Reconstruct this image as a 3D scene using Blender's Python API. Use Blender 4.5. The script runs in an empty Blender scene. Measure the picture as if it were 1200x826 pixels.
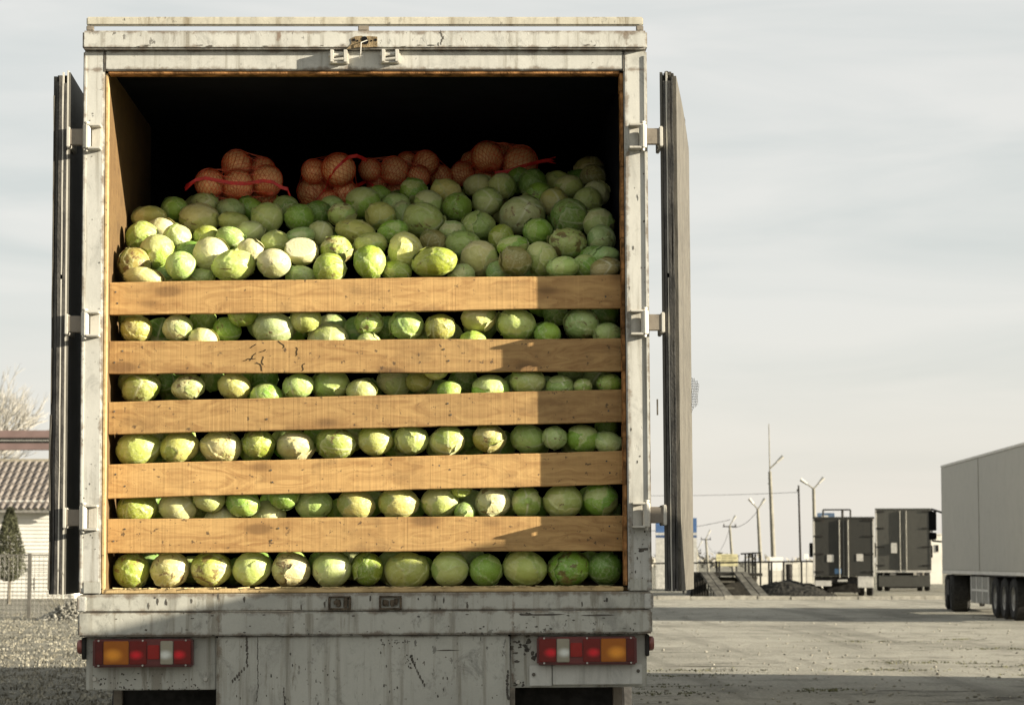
import bpy, bmesh, math, random
from mathutils import Vector, Matrix, noise
import numpy as np

# ------------------------------------------------------------------ camera, sky, sun, exposure
sc = bpy.context.scene
COL = sc.collection
R = math.radians
cam_d = bpy.data.cameras.new('camera')
cam = bpy.data.objects.new('camera', cam_d)
COL.objects.link(cam)
cam.location = (0, 0, 1.35)
cam.rotation_euler = (R(90) + math.atan(245 / 2900), 0, 0)
cam_d.sensor_width = 36
cam_d.lens = 36 * 2900 / 1200
cam_d.clip_start = 0.1
cam_d.clip_end = 6000
cam_d.dof.use_dof = True
cam_d.dof.focus_distance = 10.9
cam_d.dof.aperture_fstop = 10
sc.camera = cam

YAW, ROLL = R(1.4), R(-0.3)
TRUCK_AT = Vector((-0.634, 10.907, 0))
sun_dir = Matrix.Rotation(YAW, 3, 'Z') @ Vector((-1, 0.294, -0.25))
sun_az = math.degrees(math.atan2(-sun_dir.x, -sun_dir.y))     # clockwise from +Y
sun_el = math.atan2(-sun_dir.z, math.hypot(sun_dir.x, sun_dir.y))
sun_d = bpy.data.lights.new('sun', 'SUN')
sun = bpy.data.objects.new('sun', sun_d)
COL.objects.link(sun)
sun.rotation_euler = sun_dir.to_track_quat('-Z', 'Y').to_euler()
sun_d.energy = 5.0
sun_d.angle = R(0.5)
sun_d.color = (1.0, 0.90, 0.73)

world = bpy.data.worlds.new('World')
sc.world = world
world.use_nodes = True
wt = world.node_tree
wt.nodes.clear()
w_out = wt.nodes.new('ShaderNodeOutputWorld')
w_bg = wt.nodes.new('ShaderNodeBackground')
w_bg.inputs['Strength'].default_value = 0.1
sky = wt.nodes.new('ShaderNodeTexSky')
sky.sky_type = 'NISHITA'
sky.sun_disc = False
sky.sun_elevation = sun_el
sky.sun_rotation = R(sun_az)
sky.air_density = 1.0
sky.dust_density = 2.0
w_tc = wt.nodes.new('ShaderNodeTexCoord')
w_map = wt.nodes.new('ShaderNodeMapping')
w_map.inputs['Scale'].default_value = (4, 4, 24)
w_map.inputs['Rotation'].default_value = (0.06, 0.05, 0)
w_ns = wt.nodes.new('ShaderNodeTexNoise')
w_ns.inputs['Scale'].default_value = 1.3
w_ns.inputs['Detail'].default_value = 7
w_ns.inputs['Distortion'].default_value = 0.6
w_rp = wt.nodes.new('ShaderNodeValToRGB')
w_rp.color_ramp.elements[0].position = 0.34
w_rp.color_ramp.elements[1].position = 0.62
w_rp.color_ramp.elements[0].color = (2.22, 2.29, 2.22, 1)       # thin grey-blue veil
w_rp.color_ramp.elements[1].color = (2.68, 2.64, 2.52, 1)        # cream cloud
w_mx = wt.nodes.new('ShaderNodeMixRGB')
w_mx.inputs['Fac'].default_value = 0.92
wt.links.new(w_tc.outputs['Generated'], w_map.inputs['Vector'])
wt.links.new(w_map.outputs[0], w_ns.inputs['Vector'])
wt.links.new(w_ns.outputs['Fac'], w_rp.inputs['Fac'])
wt.links.new(sky.outputs[0], w_mx.inputs['Color1'])
# warm haze towards the horizon, all the way round
w_sep = wt.nodes.new('ShaderNodeSeparateXYZ')
w_hz = wt.nodes.new('ShaderNodeMapRange')
w_hz.interpolation_type = 'SMOOTHSTEP'
w_hz.inputs['From Min'].default_value = 0.115
w_hz.inputs['From Max'].default_value = 0.0
w_hz.inputs['To Max'].default_value = 0.8
w_hm = wt.nodes.new('ShaderNodeMixRGB')
w_hm.inputs['Color2'].default_value = (2.88, 2.70, 2.40, 1)
wt.links.new(w_tc.outputs['Generated'], w_sep.inputs[0])
wt.links.new(w_sep.outputs['Z'], w_hz.inputs['Value'])
wt.links.new(w_hz.outputs[0], w_hm.inputs['Fac'])
wt.links.new(w_rp.outputs[0], w_hm.inputs['Color1'])
wt.links.new(w_hm.outputs[0], w_mx.inputs['Color2'])
wt.links.new(w_mx.outputs[0], w_bg.inputs['Color'])
wt.links.new(w_bg.outputs[0], w_out.inputs['Surface'])

sc.view_settings.view_transform = 'Standard'
sc.view_settings.look = 'None'
sc.view_settings.exposure = 1.6
sc.view_settings.gamma = 1.0

random.seed(11)
rnd = random.uniform

# ------------------------------------------------------------------ mesh helpers
class MB:
    """collects shapes, then links them as one mesh object"""
    def __init__(s): s.v, s.f = [], []
    def add(s, vs, fs):
        o = len(s.v)
        s.v += [tuple(p) for p in vs]
        s.f += [tuple(i + o for i in f) for f in fs]
        return s
    def box(s, x0, x1, y0, y1, z0, z1, m=None):
        vs = [(x, y, z) for z in (z0, z1) for y in (y0, y1) for x in (x0, x1)]
        if m is not None: vs = [m @ Vector(p) for p in vs]
        return s.add(vs, [(0, 2, 3, 1), (4, 5, 7, 6), (0, 1, 5, 4), (2, 6, 7, 3), (0, 4, 6, 2), (1, 3, 7, 5)])
    def tube(s, p0, p1, r0, r1=None, n=8, caps=True):
        p0, p1 = Vector(p0), Vector(p1)
        r1 = r0 if r1 is None else r1
        q = (p1 - p0).to_track_quat('Z', 'Y')
        vs = []
        for p, r in ((p0, r0), (p1, r1)):
            for i in range(n):
                a = 2 * math.pi * i / n
                vs.append(p + q @ Vector((r * math.cos(a), r * math.sin(a), 0)))
        fs = [(i, (i + 1) % n, n + (i + 1) % n, n + i) for i in range(n)]
        if caps: fs += [tuple(range(n - 1, -1, -1)), tuple(range(n, 2 * n))]
        return s.add(vs, fs)
    def path(s, pts, r, n=6):
        for a, b in zip(pts, pts[1:]): s.tube(a, b, r, r, n)
        return s
    def lathe_x(s, c, prof, n=28):
        """profile of (x, radius) turned round the X axis through c"""
        vs, fs = [], []
        for (x, r) in prof:
            for i in range(n):
                a = 2 * math.pi * i / n
                vs.append((c[0] + x, c[1] + r * math.cos(a), c[2] + r * math.sin(a)))
        for k in range(len(prof) - 1):
            for i in range(n):
                j = (i + 1) % n
                fs.append((k * n + i, k * n + j, (k + 1) * n + j, (k + 1) * n + i))
        return s.add(vs, fs)
    def prism(s, pts, y0, y1):
        """outline in x,z pulled from y0 to y1"""
        n = len(pts)
        vs = [(x, y0, z) for x, z in pts] + [(x, y1, z) for x, z in pts]
        return s.add(vs, [tuple(range(n)), tuple(range(2 * n - 1, n - 1, -1))] +
                     [(i, n + i, n + (i + 1) % n, (i + 1) % n) for i in range(n)])
    def build(s, name, mat, parent=None, bevel=0, smooth=False, segs=2):
        me = bpy.data.meshes.new(name)
        me.from_pydata(s.v, [], s.f)
        bm = bmesh.new(); bm.from_mesh(me)
        bmesh.ops.recalc_face_normals(bm, faces=bm.faces)
        if bevel:
            es = [e for e in bm.edges if len(e.link_faces) == 2 and e.calc_face_angle(0) > 0.6]
            bmesh.ops.bevel(bm, geom=es, offset=bevel, segments=segs, affect='EDGES', clamp_overlap=True)
        if smooth:
            for f in bm.faces: f.smooth = True
        bm.to_mesh(me); bm.free()
        me.materials.append(mat)
        o = bpy.data.objects.new(name, me)
        COL.objects.link(o)
        if parent: o.parent = parent
        return o

def tag(o, label, cat, group=None, kind=None):
    if label: o['label'] = label
    if cat: o['category'] = cat
    if group: o['group'] = group
    if kind: o['kind'] = kind
    return o
def thing(name, label, cat, loc=(0, 0, 0), rot=(0, 0, 0), group=None):
    o = bpy.data.objects.new(name, None)
    o.empty_display_size = 0.3
    COL.objects.link(o)
    o.location = loc; o.rotation_euler = rot
    return tag(o, label, cat, group)
def copy_tree(o, parent=None):
    c = o.copy(); COL.objects.link(c)
    if parent: c.parent = parent
    for ch in list(o.children): copy_tree(ch, c)
    return c
def auto_smooth(o, ang=0.6):
    me = o.data
    for p in me.polygons: p.use_smooth = True
    me.set_sharp_from_angle(angle=ang)
    return o

# ------------------------------------------------------------------ material helpers
class NT:
    def __init__(s, name, rough=0.6):
        s.m = bpy.data.materials.new(name); s.m.use_nodes = True
        s.t = s.m.node_tree; s.b = s.t.nodes['Principled BSDF']
        s.b.inputs['Roughness'].default_value = rough
        s._obj = None; s._rand = None
    def n(s, typ, **kw):
        d = s.t.nodes.new(typ)
        for k, v in kw.items(): setattr(d, k, v)
        return d
    def L(s, a, b): s.t.links.new(a, b)
    def put(s, sock, v):
        if isinstance(v, bpy.types.NodeSocket): s.L(v, sock)
        elif isinstance(v, (tuple, list)) and len(v) == 3 and sock.type == 'RGBA': sock.default_value = (*v, 1)
        else: sock.default_value = v
    @property
    def obj(s):
        if not s._obj: s._obj = s.n('ShaderNodeTexCoord').outputs['Object']
        return s._obj
    @property
    def info(s):
        if not s._rand: s._rand = s.n('ShaderNodeObjectInfo')
        return s._rand
    def map(s, vec, scale=(1, 1, 1), loc=None):
        d = s.n('ShaderNodeMapping'); s.L(vec, d.inputs['Vector']); d.inputs['Scale'].default_value = scale
        if loc is not None: s.put(d.inputs['Location'], loc)
        return d.outputs[0]
    def shift(s, vec, k=37.0):
        m = s.n('ShaderNodeMath', operation='MULTIPLY'); s.L(s.info.outputs['Random'], m.inputs[0]); m.inputs[1].default_value = k
        a = s.n('ShaderNodeVectorMath', operation='ADD'); s.L(vec, a.inputs[0]); s.L(m.outputs[0], a.inputs[1])
        return a.outputs[0]
    def noise(s, vec, scale, detail=5, rough=0.55, dist=0.0):
        d = s.n('ShaderNodeTexNoise'); s.L(vec, d.inputs['Vector'])
        d.inputs['Scale'].default_value = scale; d.inputs['Detail'].default_value = detail
        d.inputs['Roughness'].default_value = rough; d.inputs['Distortion'].default_value = dist
        return d.outputs['Fac']
    def voro(s, vec, scale, feature='F1'):
        d = s.n('ShaderNodeTexVoronoi', feature=feature); s.L(vec, d.inputs['Vector']); d.inputs['Scale'].default_value = scale
        return d.outputs['Distance']
    def step(s, fac, lo, hi):
        d = s.n('ShaderNodeMapRange', interpolation_type='SMOOTHSTEP'); s.put(d.inputs['Value'], fac)
        s.put(d.inputs['From Min'], lo); s.put(d.inputs['From Max'], hi)
        return d.outputs[0]
    def math(s, op, a, b=0.0):
        d = s.n('ShaderNodeMath', operation=op); s.put(d.inputs[0], a); s.put(d.inputs[1], b)
        return d.outputs[0]
    def mix(s, fac, a, b, mode='MIX'):
        d = s.n('ShaderNodeMixRGB', blend_type=mode)
        s.put(d.inputs['Fac'], fac); s.put(d.inputs['Color1'], a); s.put(d.inputs['Color2'], b)
        return d.outputs[0]
    def bump(s, h, strength=0.3, dist=0.01):
        d = s.n('ShaderNodeBump'); s.put(d.inputs['Height'], h)
        d.inputs['Strength'].default_value = strength; d.inputs['Distance'].default_value = dist
        s.L(d.outputs[0], s.b.inputs['Normal'])
    def color(s, c): s.put(s.b.inputs['Base Color'], c); return s.m

def plain(name, c, rough=0.6, vary=0.25, scale=6, metal=0.0, bump=0.0):
    t = NT(name, rough)
    if rough >= 0.75: t.b.inputs['Specular IOR Level'].default_value = 0.12
    f = t.noise(t.obj, scale, 6, 0.6)
    dark = tuple(x * (1 - vary) for x in c); lite = tuple(min(1, x * (1 + vary)) for x in c)
    t.b.inputs['Metallic'].default_value = metal
    if bump: t.bump(t.noise(t.obj, scale * 8, 4), bump, 0.01)
    return t.color(t.mix(t.step(f, 0.3, 0.7), dark, lite))

def paint(name, base, grime=(0.16, 0.14, 0.10), wear=1.0, rust=(0.13, 0.06, 0.025), rough=0.5, seams=(), edges=()):
    """old sprayed paint: blotches, vertical rain streaks, chips and rust dots"""
    t = NT(name, rough)
    t.b.inputs['Specular IOR Level'].default_value = 0.3
    v = t.obj
    c = t.mix(t.math('MULTIPLY', t.step(t.noise(v, 1.7, 8, 0.62), 0.42, 0.75), 0.55 * wear), base, tuple(x * 0.72 for x in base))
    st = t.noise(t.map(v, (22, 22, 1.1)), 1.0, 6, 0.6)
    c = t.mix(t.math('MULTIPLY', t.step(st, 0.50, 0.74), min(0.85, 0.62 * wear)), c, grime)
    patch = t.step(t.noise(v, 2.6, 4), 0.44, 0.66)
    sp = t.step(t.noise(t.map(v, (1, 1, 0.6)), 34, 5, 0.6), 0.62, 0.67)
    c = t.mix(t.math('MULTIPLY', t.math('MULTIPLY', sp, patch), 0.85 * min(1, wear)), c, (0.05, 0.043, 0.035))
    rs = t.step(t.noise(t.map(v, (1, 1, 0.35)), 15, 7, 0.65), 0.66, 0.74)
    c = t.mix(t.math('MULTIPLY', rs, 0.8 * min(1, wear)), c, rust)
    sm = t.step(t.noise(t.map(v, (3, 3, 1.2)), 1.5, 6, 0.6, 1.4), 0.52, 0.70)
    c = t.mix(t.math('MULTIPLY', sm, 0.42 * wear), c, tuple(x * 0.5 for x in base))
    mo = t.step(t.noise(t.map(v, (1, 1, 0.7)), 9, 9, 0.78, 0.6), 0.52, 0.66)
    c = t.mix(t.math('MULTIPLY', mo, 0.42 * wear), c, tuple(x * 0.42 for x in base))
    lg = t.step(t.noise(t.map(v, (1.5, 1, 0.25)), 5.5, 6, 0.7), 0.58, 0.66)
    c = t.mix(t.math('MULTIPLY', lg, 0.4 * wear), c, grime)
    # dirt and rust gathered along the seams and flange edges
    if seams or edges:
        sx = t.n('ShaderNodeSeparateXYZ'); t.L(v, sx.inputs[0])
        wob = t.math('MULTIPLY', t.math('SUBTRACT', t.noise(t.map(v, (14, 3, 14)), 1.0, 7, 0.7), 0.5), 0.085)
        for s0 in seams:
            dd = t.math('ADD', t.math('ABSOLUTE', t.math('SUBTRACT', sx.outputs['Z'], s0)), wob)
            c = t.mix(t.math('MULTIPLY', t.step(dd, 0.016, -0.004), 0.78), c, t.mix(t.noise(v, 22, 4), (0.04, 0.034, 0.026), (0.17, 0.10, 0.05)))
        for s0 in edges:
            dd = t.math('ADD', t.math('ABSOLUTE', t.math('SUBTRACT', t.math('ABSOLUTE', sx.outputs['X']), s0)), wob)
            c = t.mix(t.math('MULTIPLY', t.step(dd, 0.011, -0.004), 0.75), c, t.mix(t.noise(v, 22, 4), (0.045, 0.036, 0.026), (0.18, 0.11, 0.055)))
    fine = t.noise(v, 140, 3)
    c = t.mix(0.12, c, t.mix(fine, tuple(x * 0.2 for x in base), tuple(x * 1.6 for x in base)))
    t.bump(t.math('ADD', t.noise(v, 7, 4), t.math('MULTIPLY', sp, -0.2)), 0.22, 0.012)
    return t.color(c)

def wood(name, light, dark, knots=True, rough=0.7, upright=False):
    t = NT(name, rough)
    v = t.obj
    if upright:                                # grain runs up the board
        ro = t.n('ShaderNodeMapping'); t.L(v, ro.inputs['Vector']); ro.inputs['Rotation'].default_value = (0, R(90), 0); v = ro.outputs[0]
    v = t.shift(v, 23.0)
    warp = t.noise(t.map(v, (0.7, 1, 2.2)), 2.2, 3)
    d = t.n('ShaderNodeVectorMath', operation='ADD'); t.L(t.map(v, (0.9, 14, 17)), d.inputs[0]); 
    w2 = t.math('MULTIPLY', warp, 6.0); t.L(w2, d.inputs[1])
    g = t.noise(d.outputs[0], 2.0, 7, 0.6)
    c = t.mix(t.step(g, 0.3, 0.75), light, dark)
    c = t.mix(t.math('MULTIPLY', t.step(t.noise(v, 2.4, 5), 0.4, 0.7), 0.5), c, tuple(x * 0.8 for x in light))
    saw = t.noise(t.map(v, (90, 3, 1.2)), 1.0, 3)
    c = t.mix(t.math('MULTIPLY', t.step(saw, 0.55, 0.8), 0.28), c, tuple(x * 1.15 for x in light))
    if knots:
        k = t.voro(t.map(v, (2.6, 2.6, 6.5)), 1.0)
        c = t.mix(t.math('MULTIPLY', t.step(k, 0.21, 0.10), 0.8), c, tuple(x * 0.3 for x in dark))
        c = t.mix(t.math('MULTIPLY', t.step(k, 0.42, 0.14), 0.45), c, dark)
    c = t.mix(1.0, c, t.mix(t.info.outputs['Random'], (0.78, 0.76, 0.72), (1.10, 1.07, 1.02)), 'MULTIPLY')
    sp = t.step(t.noise(v, 40, 4, 0.6), 0.63, 0.69)
    c = t.mix(t.math('MULTIPLY', sp, 0.8), c, (0.05, 0.03, 0.015))
    dirt = t.step(t.noise(t.map(v, (1, 1, 1.6)), 5, 6, 0.65), 0.50, 0.72)
    c = t.mix(t.math('MULTIPLY', dirt, 0.45), c, tuple(x * 0.45 for x in dark))
    t.bump(t.math('ADD', g, t.math('MULTIPLY', saw, 0.7)), 0.3, 0.006)
    return t.color(c)

M_paint = paint('old_white_paint', (0.485, 0.48, 0.435), wear=1.3, seams=(3.705, 3.628, 3.538, 1.225, 1.26), edges=(1.163, 1.256))
M_paint_clean = paint('white_paint', (0.52, 0.515, 0.465), wear=0.8)
M_paint_grimy = paint('grimy_grey_paint', (0.43, 0.425, 0.37), wear=1.75, seams=(1.208, 1.1345, 1.032), edges=(0.645, 1.25))
M_rusty = paint('rusty_steel', (0.22, 0.19, 0.15), wear=1.3, rust=(0.2, 0.08, 0.03), rough=0.6)
M_steel = paint('hinge_steel', (0.50, 0.48, 0.42), wear=0.9, rough=0.38)
M_dark = plain('dark_underbody', (0.03, 0.028, 0.025), 0.75, 0.5)
M_rubber = plain('tyre_rubber', (0.028, 0.027, 0.025), 0.85, 0.35, 20)
M_seal = plain('door_seal_rubber', (0.045, 0.042, 0.036), 0.6, 0.6, 9, bump=0.3)
M_rim = plain('wheel_rim', (0.21, 0.20, 0.175), 0.55, 0.4)
M_plank = wood('plank_wood', (0.51, 0.325, 0.125), (0.29, 0.155, 0.05))
M_ply = wood('plywood_lining', (0.165, 0.10, 0.036), (0.10, 0.055, 0.017), knots=False, upright=True)
M_plyflat = wood('weathered_door_board', (0.125, 0.118, 0.098), (0.03, 0.027, 0.022), knots=False, upright=True)
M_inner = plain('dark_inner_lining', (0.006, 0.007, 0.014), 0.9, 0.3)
M_trim = wood('pale_wood_trim', (0.55, 0.42, 0.22), (0.35, 0.24, 0.10), knots=False)
M_rust = plain('orange_rust', (0.24, 0.12, 0.045), 0.8, 0.7, 18, bump=0.5)
M_chip = plain('bare_dark_metal', (0.075, 0.066, 0.052), 0.7, 0.5, 30)
M_rustplate = plain('rust_brown_plate', (0.20, 0.15, 0.085), 0.8, 0.5, 25, bump=0.4)
M_hole = plain('dark_hole', (0.008, 0.008, 0.008), 0.9, 0.2)
# ------------------------------------------------------------------ ground
def ground_mat(name, a, b, c2, gravel=90, rough=0.9, cracks=True):
    t = NT(name, rough)
    t.b.inputs['Specular IOR Level'].default_value = 0.06
    v = t.obj
    c = t.mix(t.step(t.noise(v, 0.22, 7, 0.6), 0.38, 0.66), a, b)
    c = t.mix(t.math('MULTIPLY', t.step(t.noise(t.map(v, (1, 0.6, 1)), 1.3, 8, 0.65), 0.5, 0.72), 0.7), c, c2)
    g = t.noise(v, gravel * 0.25, 6, 0.7)
    c = t.mix(t.math('MULTIPLY', t.step(g, 0.50, 0.64), 0.5), c, tuple(x * 1.4 for x in a))
    c = t.mix(t.math('MULTIPLY', t.step(g, 0.48, 0.36), 0.6), c, tuple(x * 0.45 for x in a))
    h = g
    if cracks:
        k = t.step(t.noise(t.map(v, (0.5, 1.6, 1)), 1.1, 9, 0.72, 0.8), 0.56, 0.62)
        m = t.step(t.noise(v, 0.35, 3), 0.43, 0.58)
        km = t.math('MULTIPLY', k, m)
        c = t.mix(t.math('MULTIPLY', km, 0.85), c, (0.06, 0.056, 0.042))
        h = t.math('SUBTRACT', g, t.math('MULTIPLY', km, 0.6))
    tr = t.step(t.noise(t.map(v, (1.1, 0.05, 1)), 1.0, 4, 0.6, 0.4), 0.52, 0.64)      # wheel tracks worn along the yard
    c = t.mix(t.math('MULTIPLY', tr, 0.4), c, c2)
    st = t.step(t.noise(t.map(v, (0.35, 1.0, 1)), 0.8, 6, 0.7, 0.5), 0.60, 0.68)
    c = t.mix(t.math('MULTIPLY', st, 0.55), c, tuple(x * 0.6 for x in c2))
    h2 = t.math('ADD', h, t.math('ADD', t.math('MULTIPLY', t.noise(v, 3.0, 4), 0.9), t.math('MULTIPLY', t.noise(t.map(v, (1, 0.7, 1)), 0.9, 5), 2.2)))
    t.bump(h2, 1.0, 0.085)
    return t.color(c)
M_yard = ground_mat('worn_yard_surface', (0.375, 0.36, 0.305), (0.27, 0.26, 0.218), (0.13, 0.126, 0.105))
M_earth = ground_mat('dry_earth', (0.235, 0.225, 0.185), (0.175, 0.168, 0.135), (0.10, 0.097, 0.075), 60)

def sheet(name, x0, x1, y0, y1, z, mat, nx=1, ny=1, wob=0.0):
    vs, fs = [], []
    for j in range(ny + 1):
        for i in range(nx + 1):
            x = x0 + (x1 - x0) * i / nx; y = y0 + (y1 - y0) * j / ny
            if wob and i == 0: x += noise.noise((y * 0.35, 3.1, 0)) * wob
            vs.append((x, y, z))
    for j in range(ny):
        for i in range(nx):
            k = j * (nx + 1) + i
            fs.append((k, k + 1, k + nx + 2, k + nx + 1))
    o = MB().add(vs, fs).build(name, mat)
    o['kind'] = 'structure'
    return o
sheet('ground', -2500, 2500, -300, 4500, 0.0, M_earth, 8, 8)
sheet('yard_pavement', -3.2, 90, -30, 89, 0.004, M_yard, 4, 120, 0.7)
kerb = MB()
for i in range(34):
    kerb.box(-2 + i * 1.2, -0.82 + i * 1.2, 89.0 + rnd(-.02, .02), 89.22, -0.05, 0.13 + rnd(-.015, .015))
kerb.build('kerb', plain('concrete_kerb', (0.30, 0.285, 0.24), 0.85), None, 0.01)['kind'] = 'structure'

# loose stones on the yard, weeds at its edge, dry grass on the left
M_stone = plain('grey_stones', (0.21, 0.20, 0.165), 0.9, 0.5, 3)
def stones(n, fn, name, mat, rmin, rmax):
    mb = MB()
    ico = bmesh.new(); bmesh.ops.create_icosphere(ico, subdivisions=1, radius=1)
    base = [v.co.copy() for v in ico.verts]; fc = [tuple(v.index for v in f.verts) for f in ico.faces]; ico.free()
    for _ in range(n):
        x, y, z = fn(); r = rnd(rmin, rmax)
        q = Matrix.Rotation(rnd(0, 6.3), 3, 'Z') @ Matrix.Rotation(rnd(-.6, .6), 3, 'X')
        sx, sy, sz = rnd(.7, 1.3), rnd(.7, 1.3), rnd(.5, .9)
        mb.add([q @ Vector((v.x * sx * r * rnd(.85, 1.15), v.y * sy * r, v.z * sz * r)) + Vector((x, y, z + r * .3)) for v in base], fc)
    o = mb.build(name, mat); return o
def yard_pt():
    y = 22 + 45 * random.random() ** 1.6
    return (rnd(0.02, 0.235) * y, y, 0.004)
stones(800, yard_pt, 'loose_gravel', M_stone, 0.007, 0.026)['kind'] = 'stuff'
def left_pt():
    y = 22 + 45 * random.random() ** 1.4
    return (rnd(-0.24, -0.13) * y, y, 0.0)
stones(900, left_pt, 'scattered_pebbles', M_stone, 0.008, 0.03)['kind'] = 'stuff'
def tufts(n, fn, name, mat, h0, h1, w=0.012):
    mb = MB()
    for _ in range(n):
        x, y, z = fn()
        for k in range(4):
            a = rnd(0, 6.3); h = rnd(h0, h1); l = rnd(.2, .9) * h
            dx, dy = math.cos(a) * l, math.sin(a) * l
            px, py = -math.sin(a) * w, math.cos(a) * w
            ox, oy = x + rnd(-.05, .05), y + rnd(-.05, .05)
            mb.add([(ox - px, oy - py, z), (ox + px, oy + py, z), (ox + dx * .5 + px * .6, oy + dy * .5 + py * .6, z + h * .7), (ox + dx, oy + dy, z + h)], [(0, 1, 2), (0, 2, 3)])
    o = mb.build(name, mat); o['kind'] = 'stuff'; return o
M_drygrass = plain('dry_grass_blades', (0.22, 0.205, 0.16), 0.9, 0.5, 1.5)
M_weed = plain('weed_blades', (0.10, 0.10, 0.055), 0.9, 0.5, 1.5)
tufts(3600, left_pt, 'dry_grass', M_drygrass, 0.01, 0.045)
WC = [(rnd(0.055, 0.22), rnd(26, 44), rnd(.15, .6)) for _ in range(9)] + [(0.062, 25.6, .25), (0.058, 27, .5), (0.064, 29.5, .5), (0.072, 31, .6)]
def weed_pt():
    u, y, r = random.choice(WC)
    return (u * y + random.gauss(0, r), y + random.gauss(0, .22), 0.004)
tufts(520, weed_pt, 'low_weeds', M_weed, 0.004, 0.02)

# ------------------------------------------------------------------ the loaded truck
TR_ROT = (0, ROLL, YAW)
truck = thing('box_truck', 'old white box truck with open back doors, filled with cabbages behind planks', 'truck', TRUCK_AT, TR_ROT)
TM = Matrix.Translation(TRUCK_AT) @ Matrix.Rotation(YAW, 4, 'Z') @ Matrix.Rotation(ROLL, 4, 'Y')
LEN = 13.4
for s in (-1, 1):
    a, b = sorted((s * 1.25, s * 1.19))
    MB().box(a, b, 0.085, LEN, 1.03, 3.655).build('side_wall', M_paint_clean, truck, 0.004)
    a, b = sorted((s * 1.187, s * 1.165))
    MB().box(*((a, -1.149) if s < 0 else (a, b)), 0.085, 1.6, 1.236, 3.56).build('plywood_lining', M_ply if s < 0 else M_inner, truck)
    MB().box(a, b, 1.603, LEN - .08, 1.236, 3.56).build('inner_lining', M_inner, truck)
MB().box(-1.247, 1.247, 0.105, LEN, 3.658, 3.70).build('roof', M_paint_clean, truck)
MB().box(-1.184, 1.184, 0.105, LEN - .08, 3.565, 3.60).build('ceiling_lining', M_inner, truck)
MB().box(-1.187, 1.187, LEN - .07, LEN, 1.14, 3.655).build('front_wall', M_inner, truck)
MB().box(-1.187, 1.187, 0.14, LEN - .07, 1.14, 1.232).build('cargo_floor', M_ply, truck)

pil = [(-1.257, -1.163), (1.153, 1.257)]
for (a, b) in pil:
    mb = MB().box(a, b, 0, 0.082, 1.216, 3.6235)
    o = mb.build('rear_pillar', M_paint, truck, 0.006)
    # folded outer lip of the pillar
    s = -1 if a < 0 else 1
    e = a if s < 0 else b
    x0, x1 = sorted((e - s * .004, e - s * .016))
    MB().box(x0, x1, -0.006, 0.004, 1.24, 3.60).build('pillar_lip', M_paint, o, 0.002)
MB().box(-1.161, -1.1495, 0.02, 0.0845, 1.236, 3.525).build('edge_trim', M_trim, truck, 0.003)
# rusty strip on the right: ragged plates
mb = MB(); z = 1.24
while z < 3.52:
    h = rnd(.05, .16)
    mb.box(1.1345 + rnd(0, .003), 1.1505, 0.012 + rnd(0, .006), 0.1, z, min(z + h, 3.525)); z += h + .001
mb.build('edge_trim', M_rust, truck, 0.002)

MB().box(-1.257, 1.257, -0.036, 0.10, 3.625, 3.708).build('header_beam', M_paint, truck, 0.008)
MB().box(-1.1605, 1.1505, 0.0, 0.08, 3.536, 3.6235).build('lintel', M_paint, truck, 0.005)
MB().box(-1.148, 1.134, 0.012, 0.075, 3.520, 3.534).build('lintel_seal', M_rust, truck, 0.003)
M_rail = paint('rusting_rail_paint', (0.48, 0.455, 0.37), grime=(0.15, 0.11, 0.055), wear=1.7, rust=(0.15, 0.075, 0.03))
MB().box(-1.24, 1.24, -0.034, 0.0, 3.732, 3.770).build('roof_rail', M_rail, truck, 0.005)
for x in (-1.225, -0.01, 1.225):
    w = .016 if abs(x) > 1 else .024
    MB().box(x - w, x + w, -0.030, -0.004, 3.7085, 3.7315).build('rail_post', M_rusty, truck, 0.003)
# corner seams of the frame
for x in (-1.162, 1.152):
    MB().box(x - .0025, x + .0025, -0.0015, 0.01, 3.53, 3.622).build('weld_seam', M_chip, truck)

MB().box(-1.257, 1.257, 0.0, 0.11, 1.136, 1.2135).build('upper_sill', M_paint_grimy, truck, 0.006)
MB().box(-1.257, 1.257, -0.010, 0.11, 1.030, 1.133).build('lower_sill', M_paint_grimy, truck, 0.007)
MB().box(-1.16, 1.134, 0.022, 0.135, 1.2155, 1.236).build('floor_lip', M_trim, truck, 0.004)
for s in (-1, 1):
    a, b = sorted((s * 1.262, s * 1.222))
    MB().box(a, b, -0.013, 0.03, 1.139, 1.205).build('corner_plate', M_paint, truck, 0.004)
    a, b = sorted((s * 1.235, s * 1.160))
    MB().box(a, b, -0.004, 0.01, 1.218, 1.268).build('corner_plate', M_paint_grimy, truck, 0.002)
MB().box(-0.655, 0.629, 0.012, 0.05, 0.66, 1.0265).build('centre_panel', M_paint_grimy, truck, 0.006)
for s, x0, x1 in ((-1, -1.228, -0.659), (1, 0.633, 1.235)):
    p = MB().box(x0, x1, 0.055, 0.075, 0.795, 1.028).build('light_panel', M_paint_grimy, truck, 0.004)
    sc_mb = MB()
    for (x, z) in ((-1.19, .845), (-.705, .842)) if s < 0 else ((.665, .82),):
        sc_mb.tube((x, .056, z), (x, .044, z), .011, .009, 10)
    sc_mb.build('bolt', M_steel, p)
    a, b = sorted((s * 1.228, s * 1.245))
    MB().box(a, b, 0.03, 0.30, 0.93, 1.026).build('light_bracket', M_dark, truck, 0.003)
    m = MB().tube((s * 1.236, 0.07, 0.985), (s * 1.268, 0.07, 0.985), 0.034, 0.030, 16)
    m.build('marker_lamp', plain('dull_red_marker', (0.22, 0.07, 0.055), 0.4), truck, 0.004, True)
cp = MB().box(.716, .815, .036, .053, .802, .893).build('cover_plate', M_paint_clean, truck, 0.003)
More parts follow.
